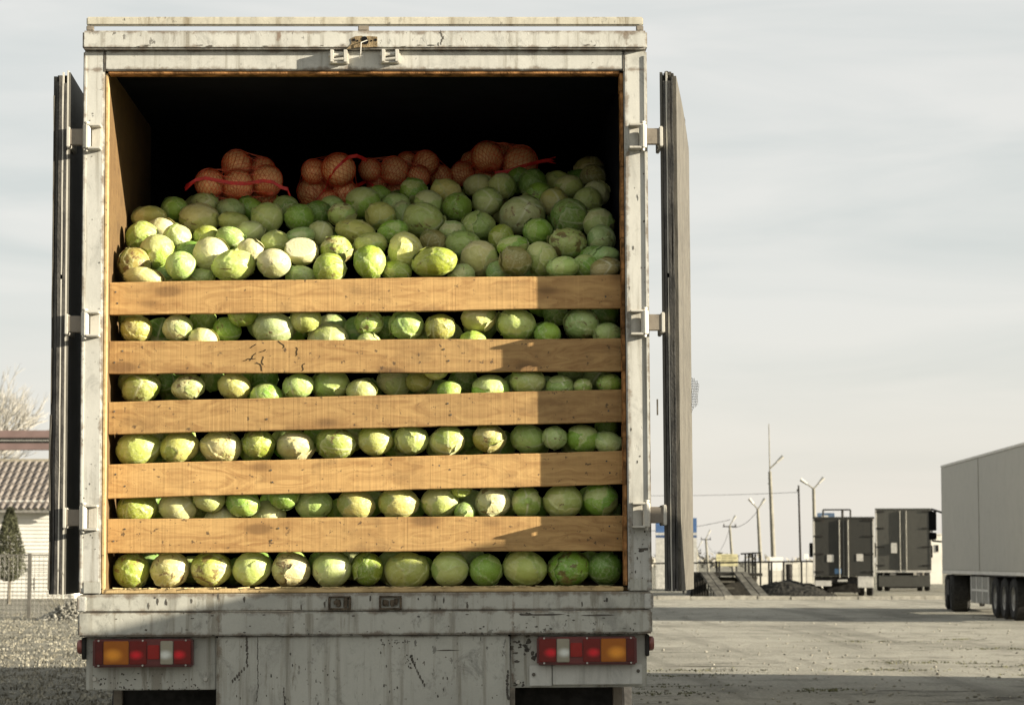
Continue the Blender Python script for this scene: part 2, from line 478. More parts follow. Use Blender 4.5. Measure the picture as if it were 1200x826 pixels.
MB().tube((.735, .037, .853), (.735, .030, .853), .008, .008, 10).build('screw', M_chip, cp)
cp = MB().box(.8185, 1.213, .036, .053, .807, .895).build('cover_plate', M_paint_clean, truck, 0.003)
MB().tube((1.195, .037, .866), (1.195, .030, .866), .008, .008, 10).build('screw', M_chip, cp)

# tail lamps: housing with six moulded lenses
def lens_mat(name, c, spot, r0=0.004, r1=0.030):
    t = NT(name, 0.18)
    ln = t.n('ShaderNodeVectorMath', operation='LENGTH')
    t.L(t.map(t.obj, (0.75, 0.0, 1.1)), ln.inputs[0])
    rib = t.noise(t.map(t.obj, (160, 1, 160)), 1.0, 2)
    cc = t.mix(t.step(ln.outputs['Value'], r1, r0), c, spot)       # painted bright spot: the bulb's lit reflection in its bowl
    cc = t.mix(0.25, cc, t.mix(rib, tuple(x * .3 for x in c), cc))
    t.b.inputs['Coat Weight'].default_value = 0.1
    t.b.inputs['Specular IOR Level'].default_value = 0.3
    t.b.inputs['Coat Roughness'].default_value = 0.12
    t.bump(rib, 0.15, 0.002)
    return t.color(cc)
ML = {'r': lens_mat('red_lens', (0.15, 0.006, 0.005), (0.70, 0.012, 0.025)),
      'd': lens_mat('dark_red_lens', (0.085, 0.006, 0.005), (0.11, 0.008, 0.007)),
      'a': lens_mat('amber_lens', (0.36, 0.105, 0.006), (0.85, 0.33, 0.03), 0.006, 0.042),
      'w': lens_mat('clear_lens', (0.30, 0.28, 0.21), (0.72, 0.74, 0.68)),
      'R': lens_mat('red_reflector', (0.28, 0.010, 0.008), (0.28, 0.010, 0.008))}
M_lampbody = plain('lamp_housing', (0.10, 0.012, 0.010), 0.35, 0.3)
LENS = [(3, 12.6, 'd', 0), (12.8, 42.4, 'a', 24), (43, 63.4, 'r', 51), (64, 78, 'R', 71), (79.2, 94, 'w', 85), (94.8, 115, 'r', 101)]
def tail_lamp(x0, x1, z0, z1, flip):
    W = x1 - x0
    h = MB().box(x0, x1, -0.012, 0.054, z0, z1).build('tail_light', M_lampbody, truck, 0.007)
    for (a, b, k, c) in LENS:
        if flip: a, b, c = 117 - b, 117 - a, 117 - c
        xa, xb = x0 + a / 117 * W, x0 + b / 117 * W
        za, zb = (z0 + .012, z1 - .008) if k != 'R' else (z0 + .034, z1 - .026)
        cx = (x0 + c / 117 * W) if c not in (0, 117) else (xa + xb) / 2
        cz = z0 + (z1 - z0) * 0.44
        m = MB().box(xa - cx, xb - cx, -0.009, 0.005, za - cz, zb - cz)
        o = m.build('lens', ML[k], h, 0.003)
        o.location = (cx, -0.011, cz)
    sm = MB()
    for u in (0.06, .50, .93):
        for zz in (z0 + .008, z1 - .006):
            xx = x0 + (1 - u if flip else u) * W
            sm.tube((xx, -0.012, zz), (xx, -0.0215, zz), .0045, .004, 8)
    sm.build('screw', M_steel, h)
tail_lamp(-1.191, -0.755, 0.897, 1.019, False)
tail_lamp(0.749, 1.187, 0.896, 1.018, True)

# hinges and the two folded-back doors
def hinge(z, s):
    mb = MB()
    bx = s * 1.232
    mb.tube((bx, -0.050, z - .052), (bx, -0.050, z + .052), .0175, n=12)
    mb.tube((bx, -0.050, z - .066), (bx, -0.050, z + .064), .009, n=10)
    mb.tube((bx, -0.050, z + .058), (bx, -0.050, z + .066), .014, n=10)
    a, b = sorted((bx - s * .006, bx - s * .062))
    for zz in (z + .046, z - .056): mb.box(a, b, -0.066, 0.0, zz, zz + .010)     # upper and lower cheek
    a, b = sorted((bx - s * .016, bx - s * .058))
    mb.box(a, b, -0.010, 0.0, z - .046, z + .046)
    h = mb.build('hinge', M_steel, truck, 0.002)
    a, b = sorted((bx + s * .010, s * 1.318))
    MB().box(a, b, -0.048, -0.022, z - .036, z + .036).build('hinge_arm', M_rusty, h, 0.003)
    a, b = sorted((s * 1.306, s * 1.322))
    MB().box(a, b, -0.052, 0.16, z - .045, z + .045).build('hinge_strap', M_steel, h, 0.003)
for z in (3.228, 2.397, 1.548):
    hinge(z, -1); hinge(z, 1)

def wavy_strip(mb, x, w, y0, y1, z0, z1, amp, n=40, seed=0.0):
    """an upright strip with a slightly wandering, torn edge"""
    vs = []
    for i in range(n + 1):
        z = z0 + (z1 - z0) * i / n
        d = noise.noise((z * 3.1, seed, 0)) * amp; e = noise.noise((z * 5.3, seed + 7, 0)) * amp
        vs += [(x - w / 2 + d, y0, z), (x + w / 2 + e, y0, z), (x - w / 2 + d, y1, z), (x + w / 2 + e, y1, z)]
    fs = []
    for i in range(n):
        k = i * 4
        fs += [(k, k + 1, k + 5, k + 4), (k + 2, k + 6, k + 7, k + 3), (k, k + 4, k + 6, k + 2), (k + 1, k + 3, k + 7, k + 5)]
    fs += [(0, 2, 3, 1), (n * 4, n * 4 + 1, n * 4 + 3, n * 4 + 2)]
    mb.add(vs, fs)
M_skin = paint('door_skin_paint', (0.10, 0.096, 0.082), grime=(0.05, 0.045, 0.035), wear=1.2)
def door(s):
    d = thing('rear_door', None, None); d.parent = truck
    # local frame: hinge edge at x=0, thickness outward (x > 0 away from the truck), depth +y
    d.location = (s * 1.322, 0.005, 0); d.rotation_euler = (0, 0, R(-8.2) if s > 0 else R(2.0))
    zb, zt = 1.215, 3.515
    X = lambda a, b: sorted((s * a, s * b))
    a, b = X(-.008, .004); MB().box(a, b, 0, 1.17, zb, zt + .012).build('outer_skin', M_skin, d)
    a, b = X(.0045, .050); MB().box(a, b, 0.012, 1.165, zb + .01, zt).build('door_core', M_dark, d)
    # inner board, torn along its top far corner
    pts = [(0.004, zb), (1.17, zb - .004), (1.17, zt - .16), (1.14, zt - .14), (.95, zt - .10), (.62, zt - .045), (.30, zt - .02), (0.004, zt - .006)]
    vs = [(s * .0505, y, z) for y, z in pts] + [(s * .066, y, z) for y, z in pts]
    n = len(pts)
    MB().add(vs, [tuple(range(n)), tuple(range(2 * n - 1, n - 1, -1))] + [(i, n + i, n + (i + 1) % n, (i + 1) % n) for i in range(n)]).build('inner_board', M_plyflat, d)
    mb = MB()
    for i, (x, w) in enumerate(((.0125, .010), (.034, .013), (.047, .008))): wavy_strip(mb, s * x, w, -0.012 - .004 * (i % 2), 0.011, zb, zt - rnd(0, .04), .0035, 50, i * 3 + s)
    mb.build('door_seal', M_seal, d)
    mb = MB()
    wavy_strip(mb, s * .023, .0055, -0.013, 0.011, zb + .0, 2.6, .002, 40, 5 + s)
    wavy_strip(mb, s * .0225, .006, -0.013, 0.011, 2.62, zt + .01, .002, 30, 9 + s)
    mb.build('metal_strip', M_steel, d)
    if s < 0:                                # flaking outer skin fringe on the left leaf
        mb = MB()
        wavy_strip(mb, s * .064, .007, -0.014, 0.02, zb + .02, 2.0, .006, 50, 2.2)
        wavy_strip(mb, s * .062, .004, -0.014, 0.02, 2.05, 3.42, .004, 50, 8.2)
        mb.build('torn_edge', M_plyflat, d)
        a, b = X(-.0005, .006); MB().box(a, b, -.004, .012, zb - .02, zt + .02).build('skin_edge', M_steel, d)
    else:
        mb = MB()
        for i in range(26):
            x = s * rnd(.012, .05); h = rnd(.004, .018)
            mb.box(x - .004, x + .004, rnd(0, .03), rnd(.035, .08), zt - .003, zt + h)
        mb.build('torn_edge', M_plyflat, d)
        wav = MB()                           # splintered far edge
        for i in range(40):
            z = zb + 2.1 * i / 40; w = abs(noise.noise((z * 4, 1.7, 0))) * .03
            wav.box(s * .051, s * .0655, 1.171, 1.175 + w, z, z + .05)
        wav.build('splintered_edge', M_plyflat, d)
    return d
door(-1); door(1)
MB().box(1.286, 1.292, -.006, .01, 1.99, 2.06).build('door_catch', M_chip, truck)

# lock keepers on lintel and sill
def keeper(cx, z, mat, y=0.0):
    mb = MB().box(cx - .046, cx + .046, y - .010, y, z - .030, z + .030)
    for x in (-.038, .022): mb.box(cx + x, cx + x + .017, y - .045, y - .010, z - .026, z + .030)
    mb.box(cx - .04, cx + .04, y - .036, y - .010, z - .030, z - .020)
    mb.tube((cx - .045, y - .030, z + .006), (cx + .03, y - .030, z + .012), .009, n=8)
    mb.tube((cx - .03, y - .04, z - .016), (cx + .03, y - .042, z - .010), .006, n=8)
    return mb.build('lock_keeper', mat, truck, 0.003)
keeper(-0.120, 3.590, M_steel); keeper(0.109, 3.592, M_steel)
for cx in (-0.115, 0.107):
    mb = MB()
    for (a, b, c, d_) in ((-.05, .05, .024, .030), (-.05, .05, -.030, -.022), (-.05, -.040, -.022, .024), (.040, .05, -.022, .024)): mb.box(cx + a, cx + b, -.020, 0, 1.171 + c, 1.171 + d_)
    for i in range(7):
        x = cx + rnd(-.035, .025); mb.box(x, x + rnd(.01, .02), -.006 - rnd(0, .012), 0, 1.171 + rnd(-.02, 0), 1.171 + rnd(.004, .022))
    mb.build('lock_keeper', plain('crusted_rust', (0.085, 0.066, 0.046), 0.8, 0.6, 30, bump=0.5), truck, 0.002)
# stripped bracket plate on the header with its holes and a loose wire
pts = [(-.085, 3.629), (-.062, 3.655), (-.066, 3.676), (-.045, 3.688), (-.018, 3.690), (-.006, 3.684), (.01, 3.689), (.052, 3.686), (.053, 3.640), (.0, 3.638), (-.04, 3.6375)]
pts = [(x, z - .007) for x, z in pts]
pl = MB().prism(pts, -0.0385, -0.0362).build('bracket_plate', M_rustplate, truck)
mb = MB()
for (x, z, r) in ((-.052, 3.664, .0065), (.045, 3.664, .006), (-.005, 3.668, .013), (.0, 3.657, .014), (.026, 3.660, .004), (-.036, 3.660, .004)): mb.tube((x, -.0388, z), (x, -.0402, z), r, n=10)
mb.build('bolt_hole', M_hole, pl)
MB().path([(.008, -.042, 3.662), (-.02, -.05, 3.650), (-.022, -.048, 3.60), (-.027, -.03, 3.585)], .0022, 6).build('loose_wire', M_steel, truck)

# flakes, cracks and dark runs in the paint: thin ragged chips lying on the steel
def chip(mb, x, z, w, h, y, ang=0.0, n=9):
    pts = []
    for i in range(n):
        a = 2 * math.pi * i / n
        r = rnd(.55, 1.15)
        px, pz = math.cos(a) * w * r, math.sin(a) * h * r
        pts.append((x + px * math.cos(ang) - pz * math.sin(ang), z + px * math.sin(ang) + pz * math.cos(ang)))
    mb.prism(pts, y - .0009, y + .0003)
mb = MB()
for i in range(110):                         # lower sill, mostly along its bottom edge
    x = random.choice((rnd(-1.2, 1.2), rnd(.5, 1.2))); chip(mb, x, 1.031 + .1 * random.random() ** 4, rnd(.002, .010), rnd(.0015, .005), -.0101)
for i in range(20):
    chip(mb, rnd(-1.15, 1.2), 1.136 + rnd(.006, .07), rnd(.002, .006), rnd(.004, .018), -.0001)
chip(mb, .80, 1.115, .10, .004, -.0101); chip(mb, .70, 1.117, .05, .006, -.0101); chip(mb, 1.0, 1.112, .09, .004, -.0101)
for i in range(60):                          # centre panel
    chip(mb, rnd(-.62, .6), rnd(.70, 1.01), rnd(.001, .004), rnd(.002, .010), .0119)
def crack(mb, pts, w, y):
    for (x0, z0), (x1, z1) in zip(pts, pts[1:]):
        n = max(2, int(math.hypot(x1 - x0, z1 - z0) / .012))
        for k in range(n):
            u = k / n; chip(mb, x0 + (x1 - x0) * u + rnd(-.002, .002), z0 + (z1 - z0) * u, w * rnd(.6, 1.3), .010, .0119 if y is None else y, 0, 7)
crack(mb, [(-.522, 1.018), (-.520, .90), (-.545, .875), (-.59, .822)], .0065, None)
crack(mb, [(-.475, 1.018), (-.473, .80), (-.48, .74)], .0022, None)
crack(mb, [(-.36, .80), (-.355, .72)], .004, None)
crack(mb, [(.195, .935), (.21, .90), (.235, .85), (.26, .80)], .005, None)
crack(mb, [(.62, .865), (.616, .80), (.622, .74)], .008, None)
chip(mb, .36, .962, .055, .004, .0119)
for i in range(16): chip(mb, .20 + rnd(-.05, .05), .915 + rnd(-.03, .03), rnd(.002, .007), rnd(.002, .006), .0119)
for i in range(20): chip(mb, .12 + rnd(-.05, .07), .99 + rnd(-.02, .02), rnd(.002, .006), rnd(.002, .005), .0119)
for i in range(60):                          # light panels
    chip(mb, rnd(-1.2, -.72), .797 + .07 * random.random() ** 1.4, rnd(.002, .006), rnd(.002, .006), .0549)
for i in range(26): chip(mb, random.gauss(.69, .03), random.gauss(.965, .03), rnd(.006, .016), rnd(.004, .014), .0549)
for i in range(8): chip(mb, rnd(.64, .70), rnd(.80, .82), rnd(.004, .01), rnd(.003, .007), .0549)
for i in range(34):                          # pillars
    chip(mb, rnd(-1.245, -1.172), random.choice((rnd(1.25, 3.5), rnd(1.25, 1.7), rnd(3.05, 3.35))), rnd(.001, .004), rnd(.001, .005), -.0001)
for i in range(40):
    chip(mb, rnd(1.165, 1.25), random.choice((rnd(1.25, 3.5), rnd(1.25, 1.6))), rnd(.001, .005), rnd(.002, .010), -.0001)
chip(mb, 1.225, 1.40, .03, .008, -.0001); chip(mb, 1.21, 1.395, .015, .010, -.0001)
for i in range(14): chip(mb, 1.252, 2.0 + rnd(-.35, .3), .004, rnd(.01, .04), -.0001)
for i in range(20): chip(mb, rnd(-1.2, 1.2), 3.633 + .01 * random.random(), rnd(.004, .02), rnd(.0015, .003), -.0361)
crack(mb, [(.335, 3.70), (.345, 3.675), (.335, 3.65), (.31, 3.640)], .004, -.0361)
mb.build('paint_chips', M_chip, truck)['kind'] = 'stuff'

# underside: chassis, mud flaps, wheels
for s in (-1, 1):
    a, b = sorted((s * .42, s * .52)); MB().box(a, b, .2, LEN, .82, 1.02).build('chassis_rail', M_dark, truck)
    a, b = sorted((s * .66, s * 1.12)); MB().box(a, b, .32, .335, .28, .79).build('mud_flap', M_rubber, truck, 0.004)
    a, b = sorted((s * 1.10, s * 1.14)); MB().box(a, b, .29, .33, .30, .79).build('flap_bracket', M_rusty, truck, .003)
    for y in (1.3, 2.65):
        wh = thing('wheel', None, None); wh.parent = truck; wh.location = (s * .92, y, .5)
        tm = MB()
        for dx in (-.17, .17): tm.lathe_x((dx, 0, 0), [(-.13, .30), (-.14, .44), (-.10, .495), (.10, .495), (.14, .44), (.13, .30)], 32)
        auto_smooth(tm.build('tyre', M_rubber, wh))
        MB().lathe_x((0, 0, 0), [(-.28, .02), (-.2, .29), (.2, .29), (.28, .02)], 24).build('rim', M_rim, wh)
MB().tube((-.9, 1.3, .5), (.9, 1.3, .5), .07).tube((-.9, 2.65, .5), (.9, 2.65, .5), .07).build('axle', M_dark, truck)
for s in (-1, 1):
    wh = thing('wheel', None, None); wh.parent = truck; wh.location = (s * 1.0, LEN + 1.6, .5)
    auto_smooth(MB().lathe_x((0, 0, 0), [(-.13, .30), (-.14, .44), (-.10, .495), (.10, .495), (.14, .44), (.13, .30)], 32).build('tyre', M_rubber, wh))
    MB().lathe_x((0, 0, 0), [(-.12, .29), (-.02, .2), (.02, .2), (.12, .29)], 24).build('rim', M_rim, wh)
MB().box(-1.2, 1.2, LEN + .3, LEN + 2.4, .55, 3.0).build('cab', M_paint_clean, truck, .12)
MB().box(-1.05, 1.05, LEN + 2.395, LEN + 2.42, 1.7, 2.6).build('windscreen', M_hole, truck, .01)
MB().box(-.5, .5, LEN, LEN + .35, .6, 1.0).build('cab_chassis', M_dark, truck)

# ------------------------------------------------------------------ planks across the opening
PL = [(2.599, 2.453, 2.628, 2.477), (2.335, 2.189, 2.341, 2.193), (2.064, 1.919, 2.113, 1.967), (1.787, 1.635, 1.838, 1.689), (1.545, 1.394, 1.549, 1.393)]
PLAB = ["topmost of the five golden planks across the truck's open back",
        "second wooden plank from the top, scarred with worm tracks left of its middle",
        "middle one of the five wooden planks holding back the cabbages",
        "fourth wooden plank from the top, just below the middle plank",
        "lowest of the five wooden planks, above the bottom row of cabbages"]
for i, (a, b, c, d) in enumerate(PL):
    n = 60; vs = []
    for k in range(n + 1):
        u = k / n; x = -1.147 + 2.310 * u
        zt = a + (c - a) * u + noise.noise((x * 2, i, 0)) * .003 + noise.noise((x * 14, i, 3)) * .0012
        zb = b + (d - b) * u + noise.noise((x * 2, i, 9)) * .003 + noise.noise((x * 14, i, 5)) * .0016
        bow = noise.noise((x * .8, i, 17)) * .004
        r = .003
        for (y, z) in ((.115, zb + r), (.115, zt - r), (.118, zt), (.142, zt), (.145, zt - r), (.145, zb + r), (.142, zb), (.118, zb)): vs.append((x, y + bow, z))
    fs = [tuple(range(8)), tuple(range(n * 8 + 7, n * 8 - 1, -1))]
    for k in range(n):
        for j in range(8):
            fs.append((k * 8 + j, k * 8 + (j + 1) % 8, (k + 1) * 8 + (j + 1) % 8, (k + 1) * 8 + j))
    o = MB().add(vs, fs).build('wooden_plank', M_plank)
    o.matrix_world = TM
    tag(o, PLAB[i], 'plank', 'planks holding the cabbages in')
    if i == 1:
        for t in range(9):                   # worm tracks
            x, z, ang = -.40 + rnd(-.12, .18), 2.29 + rnd(-.07, .03), rnd(0, 6)
            pts = []
            for k in range(rnd(3, 8).__int__()):
                pts.append((x, .1148, z)); ang += rnd(-1, 1); x += math.cos(ang) * .012; z += math.sin(ang) * .008
            MB().path(pts, .0017, 5).build('worm_track', M_hole, o)
    mb = MB()
    for x in (-1.10, -.42, .35, 1.09):
        for zz in (.35, .7):
            if random.random() < .7:
                u = (x + 1.147) / 2.310; z = (b + (d - b) * u) * (1 - zz) + (a + (c - a) * u) * zz
                q = x + rnd(-.03, .03); MB().tube((q, .1136, z), (q, .122, z), .0042, n=7).build('nail', M_chip, o)
# ------------------------------------------------------------------ cabbages
# x, depth, height (truck metres), half width, half height, look, staining, place
HEADS = [
(-1.061,0.283,2.702,0.074,0.076,'B',0.8,'P1'), (-1.053,0.501,2.85,0.082,0.076,'Y',0.05,'P2'), (-1.049,0.726,2.977,0.086,0.051,'L',0.1,'P3'), 
(-1.01,0.223,2.627,0.087,0.049,'A',0.3,'P1'), (-0.966,0.359,2.763,0.083,0.083,'Y',0.1,'P2'), (-0.939,0.811,3.027,0.065,0.059,'G',0.2,'P3'), 
(-0.985,0.629,2.905,0.072,0.052,'W',0.05,'P3'), (-0.889,0.506,2.851,0.068,0.063,'W',0.1,'P2'), (-0.816,0.738,2.968,0.1,0.077,'L',0.45,'P3'), 
(-0.804,0.918,3.067,0.073,0.053,'P',0.5,'P4'), (-0.846,0.221,2.687,0.07,0.064,'P',0.1,'P1'), (-0.823,0.439,2.771,0.064,0.058,'D',0.3,'P1'), 
(-0.763,0.543,2.855,0.066,0.057,'Y',0.1,'P2'), (-0.72,0.344,2.75,0.083,0.081,'W',0.15,'P1'), (-0.645,0.484,2.847,0.071,0.052,'P',0.1,'P2'), 
(-0.649,0.715,2.954,0.076,0.049,'P',0.1,'P3'), (-0.567,0.589,2.884,0.073,0.05,'W',0.1,'P2'), (-0.594,0.955,3.049,0.07,0.057,'G',0.2,'P3'), 
(-0.675,0.857,3.03,0.067,0.059,'K',0.4,'P3'), (-0.492,0.734,2.977,0.077,0.075,'P',0.15,'P3'), (-0.606,0.239,2.69,0.1,0.07,'P',0.5,'P1'), 
(-0.543,0.379,2.772,0.066,0.055,'W',0.1,'P2'), (-0.439,0.484,2.827,0.067,0.055,'P',0.1,'P2'), (-0.427,0.227,2.696,0.08,0.066,'W',0.15,'P1'), 
(-0.31,0.338,2.764,0.081,0.064,'C',0.3,'P2'), (-0.338,0.726,2.976,0.073,0.064,'G',0.2,'P3'), (-0.327,0.535,2.859,0.072,0.044,'K',0.4,'P2'), 
(-0.258,0.826,3.014,0.066,0.06,'D',0.4,'P3'), (-0.233,0.605,2.884,0.059,0.057,'P',0.1,'P2'), (-0.14,0.747,2.989,0.07,0.056,'P',0.8,'P3'), 
(-0.069,0.577,2.89,0.097,0.055,'L',0.6,'P2'), (-0.149,0.348,2.771,0.075,0.064,'Y',0.7,'P2'), (-0.174,0.228,2.672,0.077,0.07,'Y',0.4,'P1'), 
(-0.767,0.302,2.638,0.075,0.045,'K',0.3,'P1'), (-0.925,0.326,2.646,0.072,0.048,'D',0.3,'P1'), (-0.303,0.278,2.646,0.073,0.047,'K',0.4,'P1'), 
(-0.42,0.899,3.047,0.068,0.058,'D',0.3,'P4'), (-0.197,0.929,3.047,0.065,0.061,'P',0.3,'P4'), (-0.046,0.904,3.07,0.087,0.076,'G',0.15,'P4'), 
(0.026,1.024,3.115,0.066,0.062,'G',0.2,'P4'), (0.11,0.926,3.065,0.072,0.055,'K',0.4,'P4'), (0.196,1.022,3.144,0.07,0.063,'G',0.2,'P4'), 
(0.355,1.026,3.144,0.076,0.065,'L',0.1,'P4'), (0.268,0.889,3.067,0.072,0.062,'P',0.1,'P4'), (0.043,0.748,2.987,0.071,0.068,'L',0.1,'P3'), 
(0.149,0.826,3.002,0.059,0.066,'K',0.3,'P3'), (0.246,0.719,2.962,0.1,0.082,'P',0.45,'P3'), (0.409,0.845,3.041,0.071,0.069,'G',0.6,'P4'), 
(0.51,1.145,3.185,0.071,0.058,'P',0.1,'P5'), (0.627,1.084,3.179,0.068,0.066,'P',0.1,'P5'), (0.553,0.91,3.077,0.075,0.067,'P',0.05,'P4'), 
(0.511,0.676,2.927,0.082,0.07,'P',0.1,'P3'), (0.718,0.784,2.993,0.111,0.091,'K',0.6,'P3'), (0.783,1.118,3.196,0.073,0.073,'D',0.15,'P5'), 
(0.716,1.264,3.233,0.063,0.067,'G',0.1,'P5'), (0.804,0.989,3.126,0.064,0.058,'G',0.5,'P4'), (0.874,0.899,3.071,0.069,0.067,'L',0.15,'P4'), 
(0.953,1.073,3.173,0.073,0.056,'P',0.1,'P5'), (1.04,0.915,3.079,0.074,0.067,'P',0.2,'P4'), (1.083,0.986,3.121,0.067,0.065,'K',0.2,'P4'), 
(1.075,0.654,2.932,0.075,0.072,'K',0.2,'P3'), (0.942,0.751,2.979,0.094,0.087,'D',0.5,'P3'), (0.784,0.56,2.884,0.07,0.061,'G',0.2,'P2'), 
(1.073,0.469,2.833,0.069,0.069,'K',0.5,'P2'), (0.917,0.438,2.811,0.089,0.075,'P',0.9,'P2'), (1.08,0.294,2.734,0.07,0.046,'K',0.5,'P1'), 
(1.078,0.216,2.667,0.072,0.05,'B',0.5,'P1'), (0.994,0.29,2.689,0.065,0.055,'G',0.3,'P1'), (0.884,0.217,2.673,0.074,0.05,'P',0.3,'P1'), 
(0.786,0.313,2.726,0.075,0.077,'P',0.1,'P1'), (0.669,0.228,2.705,0.074,0.07,'B',0.5,'P1'), (0.508,0.412,2.737,0.089,0.082,'W',0.1,'P1'), 
(0.303,0.242,2.701,0.107,0.068,'Y',0.3,'P1'), (0.166,0.357,2.77,0.079,0.084,'L',0.3,'P2'), (0.129,0.278,2.666,0.073,0.047,'Y',0.3,'P1'), 
(0.009,0.23,2.704,0.072,0.078,'Y',0.1,'P1'), (0.006,0.412,2.805,0.078,0.058,'L',0.2,'P2'), (0.106,0.566,2.889,0.073,0.052,'G',0.4,'P2'), 
(0.298,0.559,2.84,0.067,0.055,'B',0.3,'P2'), (0.385,0.633,2.885,0.065,0.059,'K',0.2,'P2'), (0.437,0.522,2.818,0.085,0.067,'P',0.5,'P2'), 
(0.612,0.541,2.854,0.059,0.064,'Y',0.1,'P2'), (0.66,0.381,2.788,0.077,0.051,'G',0.2,'P2'), (0.423,0.314,2.648,0.065,0.055,'K',0.2,'P1'), 
(0.6,0.332,2.666,0.064,0.056,'K',0.2,'P1'), (1.071,1.375,3.308,0.079,0.065,'B',0.7,'P5'), (1.081,1.231,3.243,0.069,0.064,'B',0.7,'P5'), 
(1.016,1.313,3.238,0.07,0.061,'D',0.3,'P5'), (0.908,1.236,3.221,0.07,0.06,'P',0.2,'P5'), (1.034,0.389,2.746,0.073,0.048,'D',0.2,'P1'), 
(-1.089,0.315,2.454,0.046,0.044,'L',0.2,'A'), (-1.089,0.382,2.4,0.046,0.046,'B',0.5,'A'), (-1.038,0.206,2.399,0.071,0.063,'A',0.5,'A'), 
(-0.856,0.204,2.404,0.067,0.061,'W',0.35,'A'), (-0.752,0.327,2.449,0.062,0.053,'G',0.2,'A'), (-0.739,0.2,2.346,0.065,0.055,'L',0.1,'A'), 
(-0.639,0.267,2.398,0.066,0.057,'G',0.4,'A'), (-0.56,0.202,2.464,0.067,0.057,'Y',0.5,'A'), (-0.429,0.223,2.399,0.096,0.072,'W',0.4,'A'), 
(-0.278,0.205,2.439,0.071,0.059,'L',0.2,'A'), (-0.18,0.262,2.348,0.094,0.079,'W',0.15,'A'), (0.005,0.226,2.427,0.066,0.059,'G',0.8,'A'), 
(0.176,0.213,2.412,0.081,0.067,'P',0.15,'A'), (0.328,0.205,2.404,0.07,0.062,'A',0.5,'A'), (0.5,0.226,2.446,0.081,0.068,'L',0.15,'A'), 
(0.673,0.22,2.418,0.089,0.073,'P',0.2,'A'), (0.476,0.201,2.33,0.067,0.056,'Y',0.1,'A'), (0.81,0.196,2.372,0.062,0.052,'G',0.3,'A'), 
(0.854,0.327,2.472,0.062,0.052,'D',0.2,'A'), (0.966,0.215,2.419,0.081,0.07,'K',0.6,'A'), (1.083,0.201,2.367,0.067,0.056,'K',0.4,'A'), 
(1.082,0.332,2.472,0.068,0.057,'D',0.3,'A'), (0.006,0.192,2.329,0.056,0.047,'P',0.1,'A'), (0.087,0.327,2.409,0.057,0.057,'D',0.3,'A'), 
(-1.078,0.321,2.168,0.057,0.046,'L',0.3,'B'), (-1.018,0.219,2.133,0.089,0.07,'Y',0.6,'B'), (-0.807,0.205,2.137,0.074,0.058,'W',0.8,'B'), 
(-0.597,0.207,2.139,0.076,0.059,'L',0.4,'B'), (-0.456,0.205,2.093,0.071,0.059,'G',0.2,'B'), (-0.31,0.203,2.14,0.072,0.056,'P',0.3,'B'), 
(-0.165,0.247,2.148,0.087,0.068,'P',0.5,'B'), (-0.027,0.202,2.111,0.067,0.057,'Y',0.2,'B'), (-0.914,0.319,2.167,0.051,0.048,'D',0.2,'B'), 
(-0.706,0.326,2.178,0.057,0.055,'D',0.3,'B'), (-0.474,0.33,2.183,0.066,0.055,'D',0.3,'B'), (0.117,0.317,2.162,0.079,0.061,'W',0.3,'B'), 
(0.233,0.25,2.161,0.062,0.051,'A',0.5,'B'), (0.365,0.192,2.112,0.056,0.047,'G',0.2,'B'), (0.308,0.192,2.21,0.056,0.047,'L',0.2,'B'), 
(0.55,0.221,2.113,0.089,0.075,'G',0.3,'B'), (0.722,0.211,2.157,0.081,0.063,'P',0.2,'B'), (0.866,0.199,2.128,0.064,0.054,'S',0.2,'B'), 
(0.969,0.179,2.13,0.043,0.036,'S',0.4,'B'), (0.913,0.322,2.212,0.057,0.048,'K',0.2,'B'), (1.046,0.332,2.181,0.071,0.054,'D',0.2,'B'), 
(1.091,0.192,2.143,0.059,0.046,'G',0.3,'B'), (0.429,0.333,2.169,0.068,0.06,'D',0.3,'B'), (-1.032,0.231,1.859,0.103,0.081,'L',0.2,'C'), 
(-0.848,0.221,1.865,0.091,0.071,'L',0.3,'C'), (-0.658,0.224,1.87,0.095,0.074,'W',0.6,'C'), (-0.488,0.209,1.877,0.073,0.066,'Y',0.6,'C'), 
(-0.325,0.217,1.865,0.088,0.068,'W',0.4,'C'), (-0.143,0.223,1.882,0.094,0.073,'Y',0.6,'C'), (-0.96,0.325,1.829,0.056,0.042,'D',0.2,'C'), 
(-0.765,0.319,1.847,0.049,0.049,'D',0.2,'C'), (0.034,0.215,1.894,0.081,0.07,'Y',0.15,'C'), (0.197,0.211,1.897,0.077,0.067,'P',0.2,'C'), 
(0.357,0.213,1.89,0.081,0.067,'L',0.15,'C'), (0.545,0.21,1.898,0.077,0.064,'A',0.6,'C'), (0.721,0.256,1.9,0.084,0.065,'P',0.3,'C'), 
(0.841,0.195,1.903,0.056,0.054,'K',0.4,'C'), (0.969,0.223,1.897,0.081,0.063,'G',0.2,'C'), (1.083,0.199,1.879,0.067,0.052,'K',0.2,'C'), 
(0.449,0.317,1.901,0.046,0.049,'D',0.3,'C'), (1.084,0.32,1.955,0.054,0.046,'G',0.2,'C'), (-1.031,0.221,1.595,0.091,0.071,'Y',0.1,'D'), 
(-0.852,0.241,1.595,0.088,0.068,'W',0.1,'D'), (-0.71,0.207,1.633,0.073,0.061,'Y',0.3,'D'), (-0.56,0.211,1.617,0.08,0.063,'G',0.2,'D'), 
(-0.45,0.29,1.564,0.08,0.067,'W',0.3,'D'), (-0.372,0.202,1.645,0.068,0.057,'G',0.4,'D'), (-0.241,0.251,1.608,0.085,0.067,'P',0.2,'D'), 
